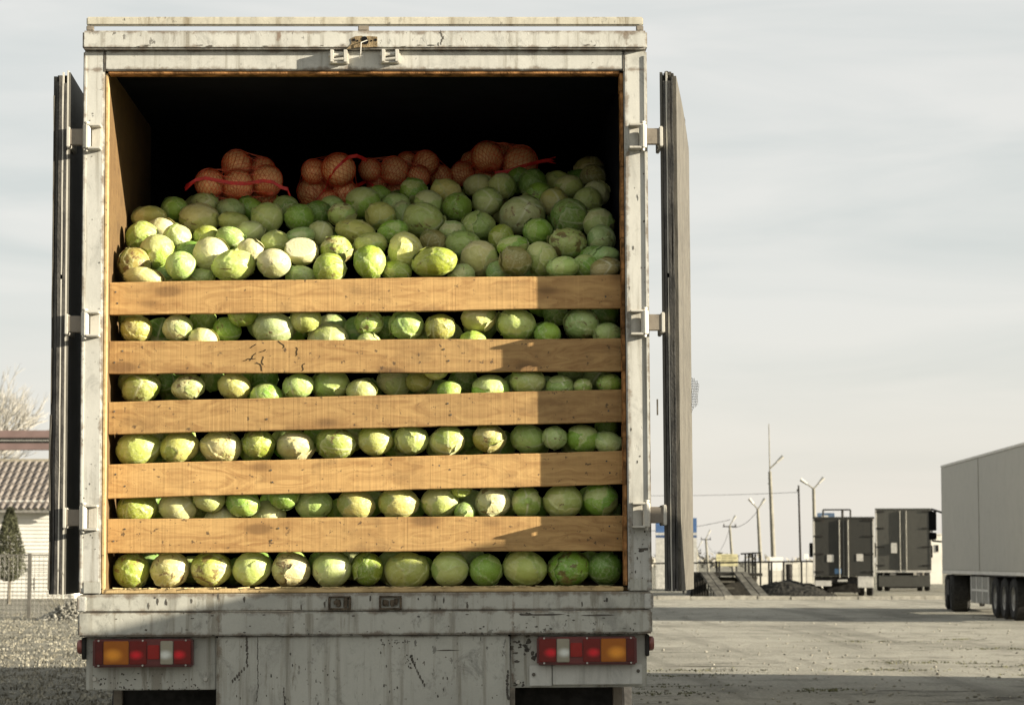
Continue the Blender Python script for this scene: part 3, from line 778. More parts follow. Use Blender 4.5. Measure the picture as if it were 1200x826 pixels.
(-0.056,0.217,1.606,0.088,0.068,'L',0.25,'D'), (-1.093,0.315,1.586,0.042,0.049,'B',0.4,'D'), (-0.661,0.273,1.531,0.081,0.068,'W',0.5,'D'), 
(0.134,0.223,1.612,0.094,0.073,'L',0.4,'D'), (0.323,0.232,1.614,0.089,0.073,'P',0.15,'D'), (0.433,0.185,1.57,0.048,0.043,'D',0.1,'D'), 
(0.42,0.184,1.675,0.048,0.041,'Y',0.1,'D'), (0.558,0.217,1.616,0.082,0.073,'W',0.7,'D'), (0.712,0.207,1.611,0.067,0.067,'S',0.1,'D'), 
(0.877,0.223,1.619,0.09,0.077,'P',0.2,'D'), (1.045,0.217,1.621,0.081,0.075,'G',0.1,'D'), (1.107,0.315,1.576,0.043,0.046,'D',0.3,'D'), 
(-1.054,0.22,1.318,0.081,0.079,'Y',0.7,'E'), (-0.885,0.224,1.321,0.089,0.08,'W',0.6,'E'), (-0.702,0.225,1.322,0.092,0.078,'Y',0.95,'E'), 
(-0.521,0.222,1.321,0.089,0.075,'P',0.2,'E'), (-0.346,0.222,1.318,0.089,0.075,'W',0.7,'E'), (-0.161,0.223,1.317,0.089,0.079,'P',0.25,'E'), 
(0.001,0.212,1.319,0.07,0.075,'Y',0.3,'E'), (0.174,0.233,1.311,0.102,0.086,'L',0.4,'E'), (0.365,0.222,1.317,0.086,0.079,'P',0.15,'E'), 
(0.529,0.212,1.312,0.073,0.073,'G',0.15,'E'), (0.705,0.231,1.317,0.102,0.081,'P',0.15,'E'), (0.906,0.227,1.316,0.097,0.079,'G',0.9,'E'), 
(1.069,0.216,1.319,0.081,0.073,'D',0.1,'E'), (0.513,0.419,2.427,0.078,0.072,'P',0.3,'FA'), (-0.95,0.324,2.392,0.071,0.065,'D',0.3,'FA'), 
(-0.674,0.43,2.393,0.074,0.068,'G',0.3,'FA'), (0.249,0.319,2.37,0.069,0.063,'G',0.3,'FA'), (0.978,0.381,2.411,0.071,0.066,'D',0.3,'FA'), 
(-0.356,0.423,2.405,0.071,0.065,'G',0.3,'FA'), (-0.044,0.344,2.394,0.08,0.073,'D',0.3,'FA'), (0.683,0.38,2.381,0.068,0.063,'D',0.3,'FA'), 
(0.357,0.425,2.386,0.077,0.07,'P',0.3,'FA'), (-0.479,0.352,2.426,0.073,0.067,'D',0.3,'FA'), (-0.172,0.422,2.409,0.082,0.075,'K',0.3,'FA'), 
(0.807,0.434,2.371,0.082,0.076,'D',0.3,'FA'), (-0.831,0.357,2.374,0.067,0.061,'G',0.3,'FA'), (0.331,0.437,2.118,0.073,0.067,'K',0.3,'FB'), 
(0.531,0.378,2.118,0.071,0.065,'D',0.3,'FB'), (-0.336,0.386,2.112,0.066,0.061,'G',0.3,'FB'), (0.738,0.442,2.136,0.073,0.067,'D',0.3,'FB'), 
(-0.882,0.437,2.139,0.08,0.074,'D',0.3,'FB'), (0.806,0.323,2.125,0.073,0.067,'K',0.3,'FB'), (-1.014,0.368,2.161,0.067,0.062,'D',0.3,'FB'), 
(-0.019,0.44,2.113,0.083,0.076,'D',0.3,'FB'), (-0.565,0.439,2.157,0.07,0.064,'G',0.3,'FB'), (0.969,0.435,2.151,0.079,0.072,'P',0.3,'FB'), 
(0.666,0.329,2.129,0.073,0.067,'D',0.3,'FB'), (-0.184,0.431,2.16,0.081,0.074,'D',0.3,'FB'), (0.195,0.431,2.165,0.079,0.073,'D',0.3,'FB'), 
(0.139,0.435,1.881,0.077,0.071,'G',0.3,'FC'), (-0.968,0.424,1.89,0.066,0.061,'P',0.3,'FC'), (-0.084,0.397,1.914,0.067,0.062,'P',0.3,'FC'), 
(0.968,0.402,1.876,0.082,0.075,'D',0.3,'FC'), (-0.512,0.345,1.86,0.08,0.074,'K',0.3,'FC'), (0.603,0.425,1.878,0.074,0.068,'G',0.3,'FC'), 
(0.759,0.432,1.879,0.068,0.062,'K',0.3,'FC'), (-0.678,0.442,1.907,0.072,0.066,'G',0.3,'FC'), (0.347,0.357,1.867,0.078,0.072,'K',0.3,'FC'), 
(-0.37,0.422,1.892,0.083,0.077,'D',0.3,'FC'), (-0.226,0.384,1.919,0.074,0.068,'G',0.3,'FC'), (-0.857,0.352,1.917,0.072,0.066,'G',0.3,'FC'), 
(0.459,0.447,1.885,0.078,0.072,'G',0.3,'FC'), (-0.758,0.411,1.592,0.067,0.061,'D',0.3,'FD'), (-0.435,0.441,1.621,0.066,0.061,'D',0.3,'FD'), 
(1.014,0.392,1.616,0.078,0.072,'G',0.3,'FD'), (-0.123,0.406,1.579,0.069,0.063,'G',0.3,'FD'), (0.181,0.409,1.587,0.075,0.069,'G',0.3,'FD'), 
(0.479,0.364,1.599,0.081,0.074,'D',0.3,'FD'), (0.753,0.438,1.582,0.072,0.066,'G',0.3,'FD'), (-0.973,0.443,1.614,0.074,0.068,'G',0.3,'FD'), 
(-0.253,0.421,1.591,0.069,0.064,'G',0.3,'FD'), (-0.596,0.349,1.625,0.076,0.07,'G',0.3,'FD'), (0.008,0.433,1.615,0.07,0.064,'G',0.3,'FD'), 
(0.344,0.445,1.594,0.083,0.077,'G',0.3,'FD'), (0.628,0.4,1.611,0.066,0.061,'P',0.3,'FD'), (0.893,0.425,1.305,0.067,0.061,'D',0.3,'FE'), 
(0.237,0.372,1.319,0.066,0.061,'G',0.3,'FE'), (-0.059,0.43,1.341,0.085,0.078,'K',0.3,'FE'), (0.463,0.405,1.347,0.073,0.067,'K',0.3,'FE'), 
(-0.501,0.379,1.339,0.066,0.061,'D',0.3,'FE'), (-0.995,0.426,1.33,0.085,0.078,'D',0.3,'FE'), (-0.351,0.377,1.338,0.081,0.075,'P',0.3,'FE'), 
(0.696,0.392,1.329,0.068,0.062,'K',0.3,'FE'), (-0.808,0.43,1.317,0.068,0.063,'P',0.3,'FE'), (-0.604,0.445,1.307,0.067,0.062,'D',0.3,'FE'), 
(1.008,0.364,1.327,0.071,0.065,'G',0.3,'FE'), (-0.204,0.412,1.343,0.076,0.07,'G',0.3,'FE'), (0.108,0.436,1.323,0.085,0.078,'G',0.3,'FE'), 
(-0.194,0.946,2.882,0.078,0.072,'D',0.3,'FP'), (-0.937,0.599,2.671,0.07,0.065,'G',0.3,'FP'), (0.376,1.348,3.152,0.075,0.069,'P',0.3,'FP'), 
(0.51,1.035,2.94,0.08,0.074,'G',0.3,'FP'), (0.874,1.361,3.098,0.082,0.076,'D',0.3,'FP'), (0.793,0.407,2.54,0.077,0.071,'G',0.3,'FP'), 
(-0.905,0.918,2.944,0.076,0.07,'D',0.3,'FP'), (-0.653,1.227,3.099,0.071,0.065,'G',0.3,'FP'), (0.686,0.694,2.779,0.067,0.062,'D',0.3,'FP'), 
(0.296,0.762,2.8,0.072,0.067,'G',0.3,'FP'), (-0.242,1.416,3.175,0.079,0.073,'G',0.3,'FP'), (0.342,1.061,2.974,0.079,0.073,'P',0.3,'FP'), 
(1,0.538,2.693,0.073,0.067,'D',0.3,'FP'), (-0.864,1.179,3.083,0.075,0.069,'P',0.3,'FP'), (-0.827,0.489,2.651,0.075,0.069,'D',0.3,'FP'), 
(0.929,1.064,3.003,0.084,0.077,'G',0.3,'FP'), (0.103,1.341,3.127,0.072,0.066,'D',0.3,'FP'), (0.78,0.571,2.703,0.08,0.074,'K',0.3,'FP'), 
(0.432,0.762,2.789,0.077,0.071,'K',0.3,'FP'), (0.355,1.156,3.085,0.072,0.066,'P',0.3,'FP'), (0.778,1.072,3.002,0.069,0.064,'D',0.3,'FP'), 
(-1.053,0.361,2.551,0.082,0.075,'D',0.3,'FP'), (0.964,0.965,2.89,0.083,0.076,'P',0.3,'FP'), (-0.654,1.387,3.115,0.081,0.075,'K',0.3,'FP'), 
(0.652,1.371,3.085,0.066,0.061,'P',0.3,'FP'), (-0.128,0.816,2.846,0.07,0.064,'G',0.3,'FP'), (0.986,0.764,2.779,0.082,0.076,'D',0.3,'FP'), 
(-0.606,0.447,2.586,0.071,0.065,'D',0.3,'FP'), (0.122,0.568,2.713,0.077,0.07,'D',0.3,'FP'), (0.193,0.413,2.565,0.081,0.075,'G',0.3,'FP'), 
(-0.793,1.406,3.172,0.071,0.065,'K',0.3,'FP'), (-0.082,1.091,2.998,0.077,0.071,'P',0.3,'FP'), (0.798,1.195,3.057,0.075,0.069,'D',0.3,'FP'), 
(-0.53,1.276,3.118,0.071,0.066,'G',0.3,'FP'), (-0.021,1.28,3.083,0.075,0.069,'G',0.3,'FP'), (0.873,0.46,2.655,0.067,0.062,'G',0.3,'FP'), 
(-0.72,0.662,2.793,0.078,0.071,'P',0.3,'FP'), (0.189,1.048,2.975,0.083,0.076,'P',0.3,'FP'), 
]
SACK_HEADS = [
(-0.788,0.963,3.175,0.068,'A'), (-0.654,0.987,3.17,0.074,'A'), (-0.515,1.005,3.194,0.074,'A'), (-0.666,1.067,3.283,0.07,'A'), (-0.545,1.119,3.262,0.062,'A'),
(-0.703,1.077,3.104,0.05,'A'), (-0.545,1.125,3.14,0.062,'A'), (-0.172,1.098,3.262,0.079,'B'), (-0.297,1.252,3.176,0.084,'B'), (-0.296,1.144,3.261,0.058,'B'),
(-0.142,1.178,3.156,0.063,'B'), (-0.223,1.118,3.109,0.05,'B'), (-0.025,1.325,3.298,0.055,'C'), (0.094,1.349,3.298,0.068,'C'), (0.007,1.405,3.242,0.051,'C'),
(0.1,1.451,3.231,0.055,'C'), (0.217,1.373,3.271,0.055,'C'), (0.251,1.453,3.349,0.064,'C'), (0.324,1.533,3.291,0.06,'C'), (0.155,1.507,3.366,0.051,'C'),
(0.437,1.557,3.313,0.06,'D'), (0.562,1.478,3.387,0.077,'D'), (0.559,1.618,3.335,0.074,'D'), (0.731,1.517,3.363,0.086,'D'), (0.648,1.648,3.424,0.061,'D'),
(0.486,1.693,3.396,0.052,'D')]
def cabbage_mat(name='cabbage_leaf'):
    t = NT(name, 0.46)
    at = t.n('ShaderNodeAttribute', attribute_name='leaf')
    sp = t.n('ShaderNodeSeparateColor'); t.L(at.outputs['Color'], sp.inputs[0])
    vein, tint, edge = sp.outputs[0], sp.outputs[1], sp.outputs[2]
    base = t.info.outputs['Color']
    v = t.shift(t.obj, 61.0)
    c = t.mix(1.0, base, t.mix(tint, (0.50, 0.70, 0.40), (1.15, 1.10, 1.05)), 'MULTIPLY')
    c = t.mix(t.math('MULTIPLY', t.step(tint, 0.55, 0.95), 0.5), c, (0.52, 0.50, 0.28))
    blot = t.step(t.noise(v, 1.3, 4), 0.38, 0.68)
    c = t.mix(t.math('MULTIPLY', blot, 0.45), c, t.mix(0.75, c, (0.55, 0.62, 0.20), 'MULTIPLY'))
    c = t.mix(t.math('MULTIPLY', vein, 0.9), c, t.mix(0.7, c, (0.74, 0.74, 0.52)))
    c = t.mix(t.math('MULTIPLY', edge, 0.6), c, t.mix(0.6, c, (0.72, 0.70, 0.46)))
    net = t.n('ShaderNodeTexVoronoi', feature='DISTANCE_TO_EDGE'); wv = t.n('ShaderNodeVectorMath', operation='ADD')
    nz = t.n('ShaderNodeTexNoise'); t.L(v, nz.inputs['Vector']); nz.inputs['Scale'].default_value = 2.5
    t.L(v, wv.inputs[0]); t.L(nz.outputs['Color'], wv.inputs[1]); t.L(wv.outputs[0], net.inputs['Vector']); net.inputs['Scale'].default_value = 4.2
    fine = t.step(net.outputs['Distance'], 0.055, 0.0)
    c = t.mix(t.math('MULTIPLY', fine, 0.28), c, t.mix(0.6, c, (0.75, 0.75, 0.55)))
    al = t.info.outputs['Alpha']
    s1 = t.noise(v, 1.9, 9, 0.62, 0.5)
    lo = t.math('SUBTRACT', 0.675, t.math('MULTIPLY', al, 0.17))
    st = t.step(s1, lo, t.math('ADD', lo, 0.06))
    c = t.mix(t.math('MULTIPLY', st, 0.8), c, t.mix(t.noise(v, 9, 4), (0.05, 0.028, 0.012), (0.26, 0.15, 0.06)))
    s2 = t.noise(v, 8, 5, 0.6)
    lo2 = t.math('SUBTRACT', 0.75, t.math('MULTIPLY', al, 0.08))
    c = t.mix(t.math('MULTIPLY', t.step(s2, lo2, t.math('ADD', lo2, 0.03)), 0.75), c, (0.06, 0.04, 0.02))
    tan = t.math('MULTIPLY', t.step(t.noise(v, 1.1, 6, 0.6), 0.55, 0.75), t.math('MULTIPLY', al, 0.75))
    c = t.mix(tan, c, (0.40, 0.26, 0.10))
    t.bump(t.math('ADD', t.noise(v, 7, 5), t.math('MULTIPLY', st, -0.5)), 0.25, 0.012)
    return t.color(c)
M_cab = cabbage_mat()

def cabbage_mesh(seed, subdiv=5, stump=False, cut=False):
    rg = np.random.RandomState(seed)
    bm = bmesh.new(); bmesh.ops.create_icosphere(bm, subdivisions=subdiv, radius=1)
    U = np.array([v.co[:] for v in bm.verts]); U /= np.linalg.norm(U, axis=1)[:, None]
    S = rg.normal(size=3)
    if stump: S = np.array([rg.uniform(-.25, .35), -1, rg.uniform(-.1, .35)])
    S /= np.linalg.norm(S)
    e1 = np.cross(S, [0.3, 0.5, 0.81]); e1 /= np.linalg.norm(e1); e2 = np.cross(S, e1)
    N = len(U); rad = np.ones(N); vein = np.zeros(N); tint = np.full(N, .5); edge = np.zeros(N)
    nz = np.array([noise.fractal(Vector(u * 1.6 + seed * 3.7), 1.0, 2.0, 3) for u in U])
    nz2 = np.array([noise.noise(Vector(u * 5.0 + seed)) for u in U])
    nl = 7
    for i in range(nl):
        ph = i * 2.4 + rg.uniform(-.35, .35); th = rg.uniform(.85, 1.45)
        C = math.cos(th) * S + math.sin(th) * (math.cos(ph) * e1 + math.sin(ph) * e2)
        rho = rg.uniform(1.0, 1.35)
        f1 = np.cross(C, S); f1 /= np.linalg.norm(f1); f2 = np.cross(C, f1)
        al = np.arctan2(U @ f1, U @ f2)
        ang = np.arccos(np.clip(U @ C, -1, 1))
        bound = rho * (1 + .05 * np.sin(4 * al + rg.uniform(0, 6)) + .03 * np.sin(9 * al + rg.uniform(0, 6)) + .05 * nz2)
        e = bound - ang
        ins = e > 0
        lift = .010 * np.exp(-np.maximum(e, 0) / .06) * rg.uniform(.5, 2.0)
        if i in (nl - 1, nl - 3): lift = lift + .11 * np.exp(-np.maximum(e, 0) / .045) * np.clip(np.sin(2 * al + rg.uniform(0, 6)) * 1.3 - .5 + nz2, 0, 1)
        dp = np.abs(U @ f1); dist = np.arccos(np.clip(U @ S, -1, 1))
        fade = np.clip(1.25 - dist / 2.0, 0, 1)
        rib = np.exp(-(dp / (.055 * (1.3 - .35 * dist))) ** 2) * fade
        ph2 = dist * 9.5 - dp * 7.5 + rg.uniform(0, 6) + nz * 1.5
        lat = np.exp(-((np.abs(np.sin(ph2)) / .21) ** 2)) * np.clip(dp * 4, 0, 1) * np.clip(1.2 - dp, 0, 1)
        ph3 = dist * 21 + dp * 16 + nz2 * 3
        lat2 = np.exp(-((np.abs(np.sin(ph3)) / .3) ** 2)) * .35
        vv = np.clip(rib + .55 * lat + .5 * lat2 * (lat < .3), 0, 1)
        h = 1 + .012 * i + lift + .017 * rib + .0075 * lat + .003 * lat2
        rad = np.where(ins, h, rad); vein = np.where(ins, vv, vein)
        tn = rg.uniform(.05, .95); tint = np.where(ins, tn, tint)
        edge = np.where(ins, np.exp(-np.maximum(e, 0) / .035), edge)
    rad = rad * (1 + .028 * nz + .006 * nz2)
    if stump:
        d = np.arccos(np.clip(U @ S, -1, 1))
        rad = np.where(d < .24, rad * np.where(d < .20, 1.10, 1.05), rad)
        vein = np.where(d < .20, 0, vein)
    P = U * (rad / 1.05)[:, None]
    if cut:                                    # sliced flat across the front
        nrm = np.array([-.1, -.86, .5]); nrm /= np.linalg.norm(nrm)
        dd = P @ nrm; P = P - nrm[None, :] * np.maximum(dd - .52, 0)[:, None] * .93
        f = dd > .52; vein = np.where(f, .9 + .1 * nz2, vein); edge = np.where(f, .5 * np.abs(nz2), edge); tint = np.where(f, .9, tint)
    fv = [tuple(v.index for v in f.verts) for f in bm.faces]
    bm.free()
    VS, VV, TT, EE = [P], [vein], [tint], [edge]
    # loose wrapper leaves: thin ragged sheets that lift off the head along part of their rim
    for k in range(0 if cut else rg.choice([1, 2, 2, 3]) if subdiv > 4 else 1):
        ph = rg.uniform(0, 6.28); th = rg.uniform(.7, 1.5)
        C = math.cos(th) * S + math.sin(th) * (math.cos(ph) * e1 + math.sin(ph) * e2)
        f1 = np.cross(C, S); f1 /= np.linalg.norm(f1); f2 = np.cross(C, f1)
        rho = rg.uniform(.62, 1.0); nr, na = 13, 44
        a1, a2, a3 = rg.uniform(0, 6.28, 3); cv = rg.uniform(.06, .15); tn = rg.uniform(.05, .95)
        pts, pv, pe = [], [], []
        for ir in range(nr + 1):
            q = ir / nr
            for ia in range(na):
                al = 2 * math.pi * ia / na
                bd = rho * (1 + .10 * math.sin(3 * al + a1) + .05 * math.sin(7 * al + a2) + .035 * math.sin(13 * al + a3))
                g_ = bd * q
                u = math.cos(g_) * C + math.sin(g_) * (math.cos(al) * f2 + math.sin(al) * f1)
                rise = max(0, math.sin(al + a2)) * cv * max(0, (q - .62) / .38) ** 2
                ruf = .018 * math.sin(9 * al + a1) * q ** 4
                base = 1 + .085 / 1.0 + .012 * q * 0
                ns = noise.fractal(Vector(u * 1.6 + seed * 3.7), 1.0, 2.0, 3) * .028
                dp = abs(float(u @ f1)); ds = math.acos(max(-1, min(1, float(u @ S))))
                rb = math.exp(-(dp / .05) ** 2) * max(0, 1.2 - ds / 2)
                lt = math.exp(-(abs(math.sin(ds * 8 - dp * 8 + a3)) / .22) ** 2) * min(1, dp * 4)
                pts.append(u * (base + rise + ruf + ns + .016 * rb + .006 * lt + (-.03 if q > .97 and rise < .02 else 0)) / 1.05)
                pv.append(min(1, rb + .5 * lt)); pe.append(max(0, (q - .86) / .14))
        o0 = sum(len(a) for a in VS)
        for ir in range(nr):
            for ia in range(na):
                j = (ia + 1) % na
                fv.append((o0 + ir * na + ia, o0 + (ir + 1) * na + ia, o0 + (ir + 1) * na + j, o0 + ir * na + j))
        VS.append(np.array(pts)); VV.append(np.array(pv)); TT.append(np.full(len(pts), tn)); EE.append(np.array(pe))
    P = np.concatenate(VS); vein = np.concatenate(VV); tint = np.concatenate(TT); edge = np.concatenate(EE); N = len(P)
    me = bpy.data.meshes.new('cabbage'); me.from_pydata([tuple(p) for p in P], [], fv)
    for f in me.polygons: f.use_smooth = True
    ca = me.attributes.new('leaf', 'FLOAT_COLOR', 'POINT')
    ca.data.foreach_set('color', np.stack([np.clip(vein, 0, 1), tint, np.clip(edge, 0, 1), np.ones(N)], 1).astype(np.float32).ravel())
    me.materials.append(M_cab)
    return me
CM = [cabbage_mesh(k, 5) for k in range(16)]
CM_low = [cabbage_mesh(40 + k, 4) for k in range(5)]
CM_stump = [cabbage_mesh(60 + k, 5, stump=True) for k in range(2)]
CM_cut = cabbage_mesh(80, 5, cut=True)
LOOK = {'W': ((.56, .52, .33), 'cream white'), 'L': ((.54, .50, .20), 'pale lemon'), 'P': ((.46, .52, .22), 'pale green'),
        'Y': ((.33, .385, .065), 'yellow-green'), 'G': ((.27, .41, .075), 'mid green'), 'D': ((.16, .28, .055), 'dark green'),
        'B': ((.29, .23, .095), 'brownish'), 'A': ((.43, .36, .11), 'yellow-brown'), 'K': ((.39, .47, .24), 'grey-green'),
        'C': ((.52, .46, .26), 'cream'), 'S': ((.36, .43, .15), 'pale green')}
ORD = ['', 'first', 'second', 'third', 'fourth', 'fifth', 'sixth', 'seventh', 'eighth', 'ninth', 'tenth', 'eleventh', 'twelfth', 'thirteenth', 'fourteenth', 'fifteenth',
       'sixteenth', 'seventeenth', 'eighteenth', 'nineteenth', 'twentieth', 'twenty-first', 'twenty-second', 'twenty-third', 'twenty-fourth', 'twenty-fifth',
       'twenty-sixth', 'twenty-seventh', 'twenty-eighth', 'twenty-ninth', 'thirtieth']
PLACE = {'A': 'under the topmost plank', 'B': 'under the second plank', 'C': 'under the middle plank',
         'D': 'just above the lowest plank', 'E': 'in the bottom row',
         'P1': 'resting on the topmost plank', 'P2': "in the heap's second row up", 'P3': "in the heap's third row up",
         'P4': "in the heap's fourth row up", 'P5': 'in the top row of the heap'}
ranks = {}
for g in PLACE:
    for n, h in enumerate(sorted([h for h in HEADS if h[7] == g], key=lambda h: h[0])): ranks[id(h)] = n + 1
last = -1
for i, h in enumerate(HEADS):
    x, y, z, rx, rz, code, spot, g = h
    hid = g[0] == 'F'
    if code == 'C': me = CM_cut
    elif code == 'S': me = CM_stump[i % 2]
    elif hid: me = CM_low[i % 5]
    else:
        k = random.randrange(16)
        while k == last: k = random.randrange(16)
        last = k; me = CM[k]
    o = bpy.data.objects.new('cabbage', me); COL.objects.link(o)
    c, nm = LOOK[code]
    j = [rnd(.9, 1.1) for _ in range(3)]; b = rnd(.88, 1.1)
    o.color = (c[0] * 1.15 * j[0] * b, c[1] * 1.15 * b, c[2] * 0.96 * j[2] * b, spot)
    rot = Matrix.Identity(4) if code in 'CS' else (Matrix.Rotation(rnd(-.3, .3), 4, 'X') @ Matrix.Rotation(rnd(-.5, .5), 4, 'Z') @ Matrix.Rotation(rnd(-.25, .25), 4, 'Y'))
    o.matrix_world = TM @ Matrix.Translation((x, y, z)) @ rot @ Matrix.Diagonal((rx, (rx + rz) / 2, rz, 1))
    if hid:
        if g == 'FP': tag(o, 'shaded cabbage buried under the top of the heap, mostly hidden', 'cabbage', 'cabbages buried inside the heap')
        else: tag(o, 'shaded cabbage packed behind the front ones seen between the planks', 'cabbage', 'cabbages packed behind the front rows')
    else:
        ft = 'heavily brown-stained ' if spot >= .6 else 'brown-spotted ' if spot >= .4 else ''
        if code == 'C': ft = 'halved '
        if code == 'S': ft = 'stem-end-out '
        tag(o, f"{ft}{nm} cabbage, {ORD[ranks[id(h)]]} from the left {PLACE[g]}", 'cabbage', 'cabbages loaded in the truck')

# ------------------------------------------------------------------ red net sacks of cabbage on top of the heap
M_head = plain('pale_head_in_net', (0.95, 0.50, 0.23), 0.5, 0.2, 7)
M_net = plain('red_net', (0.68, 0.11, 0.035), 0.5, 0.2, 9)
M_tape = plain('red_drawstring', (0.62, 0.025, 0.02), 0.5, 0.25, 30)
SLAB = {'A': 'leftmost red net sack of cabbages with a red tie across, nearest the left wall',
        'B': 'second red net sack from the left, tied at its upper right corner',
        'C': 'third red net sack from the left, lying flat with small heads',
        'D': 'rightmost red net sack, deepest in shade with its tail pointing right'}
TAPE = {'A': [(-.875, .88, 3.158), (-.845, .885, 3.180), (-.80, .884, 3.188), (-.74, .895, 3.178), (-.68, .908, 3.168), (-.62, .91, 3.165), (-.58, .93, 3.172), (-.53, .928, 3.182), (-.48, .93, 3.176), (-.44, .93, 3.150), (-.41, .93, 3.142), (-.400, .93, 3.115)],
        'B': [(-.305, 1.165, 3.095), (-.27, 1.16, 3.135), (-.24, 1.14, 3.170), (-.215, 1.045, 3.215), (-.185, 1.012, 3.25), (-.15, 1.015, 3.285), (-.12, 1.04, 3.315), (-.08, 1.06, 3.325), (-.05, 1.08, 3.315)],
        'C': [(-.085, 1.36, 3.225), (-.04, 1.34, 3.245), (.0, 1.36, 3.215), (.05, 1.40, 3.195)],
        'D': [(.60, 1.45, 3.30), (.66, 1.43, 3.305), (.72, 1.425, 3.325), (.78, 1.44, 3.345), (.84, 1.46, 3.362), (.885, 1.47, 3.368)]}
HM = []
for k in range(4):
    m = cabbage_mesh(90 + k, 4); m.materials[0] = M_head; HM.append(m)
for s in 'ABCD':
    hs = [h for h in SACK_HEADS if h[4] == s]
    cx = sum(h[0] for h in hs) / len(hs); cy = sum(h[1] for h in hs) / len(hs); cz = min(h[2] - h[3] for h in hs)
    root = thing('net_sack', SLAB[s], 'sack', group='red net sacks on top of the heap')
    root.matrix_world = TM @ Matrix.Translation((cx, cy, cz))
    net = MB()
    for (x, y, z, r, _) in hs:
        c = Vector((x - cx, y - cy, z - cz))
        o = bpy.data.objects.new('cabbage_head', random.choice(HM)); COL.objects.link(o); o.parent = root
        o.location = c; o.scale = (r, r, r * .96); o.rotation_euler = (rnd(-.5, .5), rnd(-.5, .5), rnd(0, 6))
        q = Matrix.Rotation(rnd(-.7, .7), 3, 'X') @ Matrix.Rotation(rnd(-.7, .7), 3, 'Y')
        nu, nv = 21, 12
        def pt(i, j):
            la = math.pi * (j / nv - .5) * .97; lo = 2 * math.pi * (i + .5 * (j % 2)) / nu
            return c + q @ (Vector((math.cos(la) * math.cos(lo), math.cos(la) * math.sin(lo), math.sin(la))) * r * 1.07)
        for j in range(nv):
            for i in range(nu):
                p = pt(i, j)
                net.tube(p, pt(i if j % 2 == 0 else i + 1, j + 1), .0012, n=3, caps=False)
                net.tube(p, pt(i - 1 if j % 2 == 0 else i, j + 1), .0012, n=3, caps=False)
    # net gathered between neighbouring heads
    for a in range(len(hs)):
        for b in range(a + 1, len(hs)):
            pa, pb = Vector(hs[a][:3]), Vector(hs[b][:3])
            if (pa - pb).length < (hs[a][3] + hs[b][3]) * 1.25:
                d = (pb - pa).normalized(); u = d.orthogonal().normalized(); w = d.cross(u)
                for k in range(11):
                    an = 6.283 * k / 11; f = u * math.cos(an) + w * math.sin(an); g_ = u * math.cos(an + .5) + w * math.sin(an + .5)
                    A = pa + f * hs[a][3] * 1.05; B = pb + g_ * hs[b][3] * 1.05; C0 = Vector((cx, cy, cz))
                    net.tube(A - C0, B - C0, .0013, n=3, caps=False)
    net.build('net', M_net, root)
    C0 = Vector((cx, cy, cz)); pts = [Vector(p) - C0 for p in TAPE[s]]
    tp = MB()
    for k, (a, b) in enumerate(zip(pts, pts[1:])):
        w = .0085
        tp.add([a + Vector((0, 0, w)), a - Vector((0, 0, w)), b - Vector((0, 0, w)), b + Vector((0, 0, w)),
                a + Vector((0, .006, w)), a + Vector((0, .006, -w)), b + Vector((0, .006, -w)), b + Vector((0, .006, w))],
               [(0, 1, 2, 3), (7, 6, 5, 4), (0, 3, 7, 4), (1, 5, 6, 2), (0, 4, 5, 1), (3, 2, 6, 7)])
    ends = (0, len(pts) - 1) if s == 'A' else (len(pts) - 1,) if s in 'BD' else (0,)
    for e in ends:                               # frayed tail of gathered net
        p = pts[e]; d = (p - pts[1 if e == 0 else -2]).normalized()
        for k in range(9): tp.tube(p - d * .03 + Vector((0, rnd(0, .01), rnd(-.008, .008))), p + d * rnd(.01, .03) + Vector((0, rnd(-.01, .01), rnd(-.02, .014))), .003, .0015, 4)
    tp.build('drawstring', M_tape, root)

# black net scrap caught on the right door
mb = MB()
for i in range(9):
    for j in range(14):
        def q(i, j): return Vector((i * .0060 + .003 * math.sin(j * .7) - .0022 * max(0, j - 8), noise.noise((i * .4, j * .3, 0)) * .02, -j * .0125 + .005 * (i % 2)))
        if i < 8 and i + 1 < 3 + 8 * math.sin(min(3.0, j * .22 + .35)): mb.tube(q(i, j), q(i + 1, j), .0011, n=3)
        if j < 13 and i < 3 + 8 * math.sin(min(3.0, j * .22 + .35)): mb.tube(q(i, j), q(i, j + 1), .0011, n=3)
o = mb.build('net_scrap', plain('black_net', (.03, .03, .028), .7))
o.matrix_world = TM @ Matrix.Translation((1.535, 1.12, 2.23))
tag(o, 'torn scrap of black netting snagged on the right truck door edge', 'net')
# crumbs of leaf and straw along the floor lip
mb = MB()
for i in range(160):
    x = rnd(-1.1, 1.12); a = rnd(-.5, .5); l = rnd(.006, .03); y = rnd(.02, .06); z = 1.2365
    mb.box(-l, l, -.002, .002, 0, rnd(.002, .005), Matrix.Translation((x, y, z)) @ Matrix.Rotation(a, 4, 'Z') @ Matrix.Rotation(rnd(-.1, .1), 4, 'Y'))
o = mb.build('leaf_litter', plain('straw_litter', (.42, .34, .17), .8, .5, 40)); o.matrix_world = TM; o['kind'] = 'stuff'
# ------------------------------------------------------------------ background vehicles
def bx(px, d): return (px - 600) / 2900 * d         # bearing and distance -> metres
def bz(py, d): return 1.35 + (658 - py) / 2900 * d
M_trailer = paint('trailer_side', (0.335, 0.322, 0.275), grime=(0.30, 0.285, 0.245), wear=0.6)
M_trail2 = plain('trailer_rail', (0.50, 0.48, 0.43), 0.5, 0.15)
M_box = plain('grey_side_locker', (0.19, 0.183, 0.155), 0.6, 0.25)

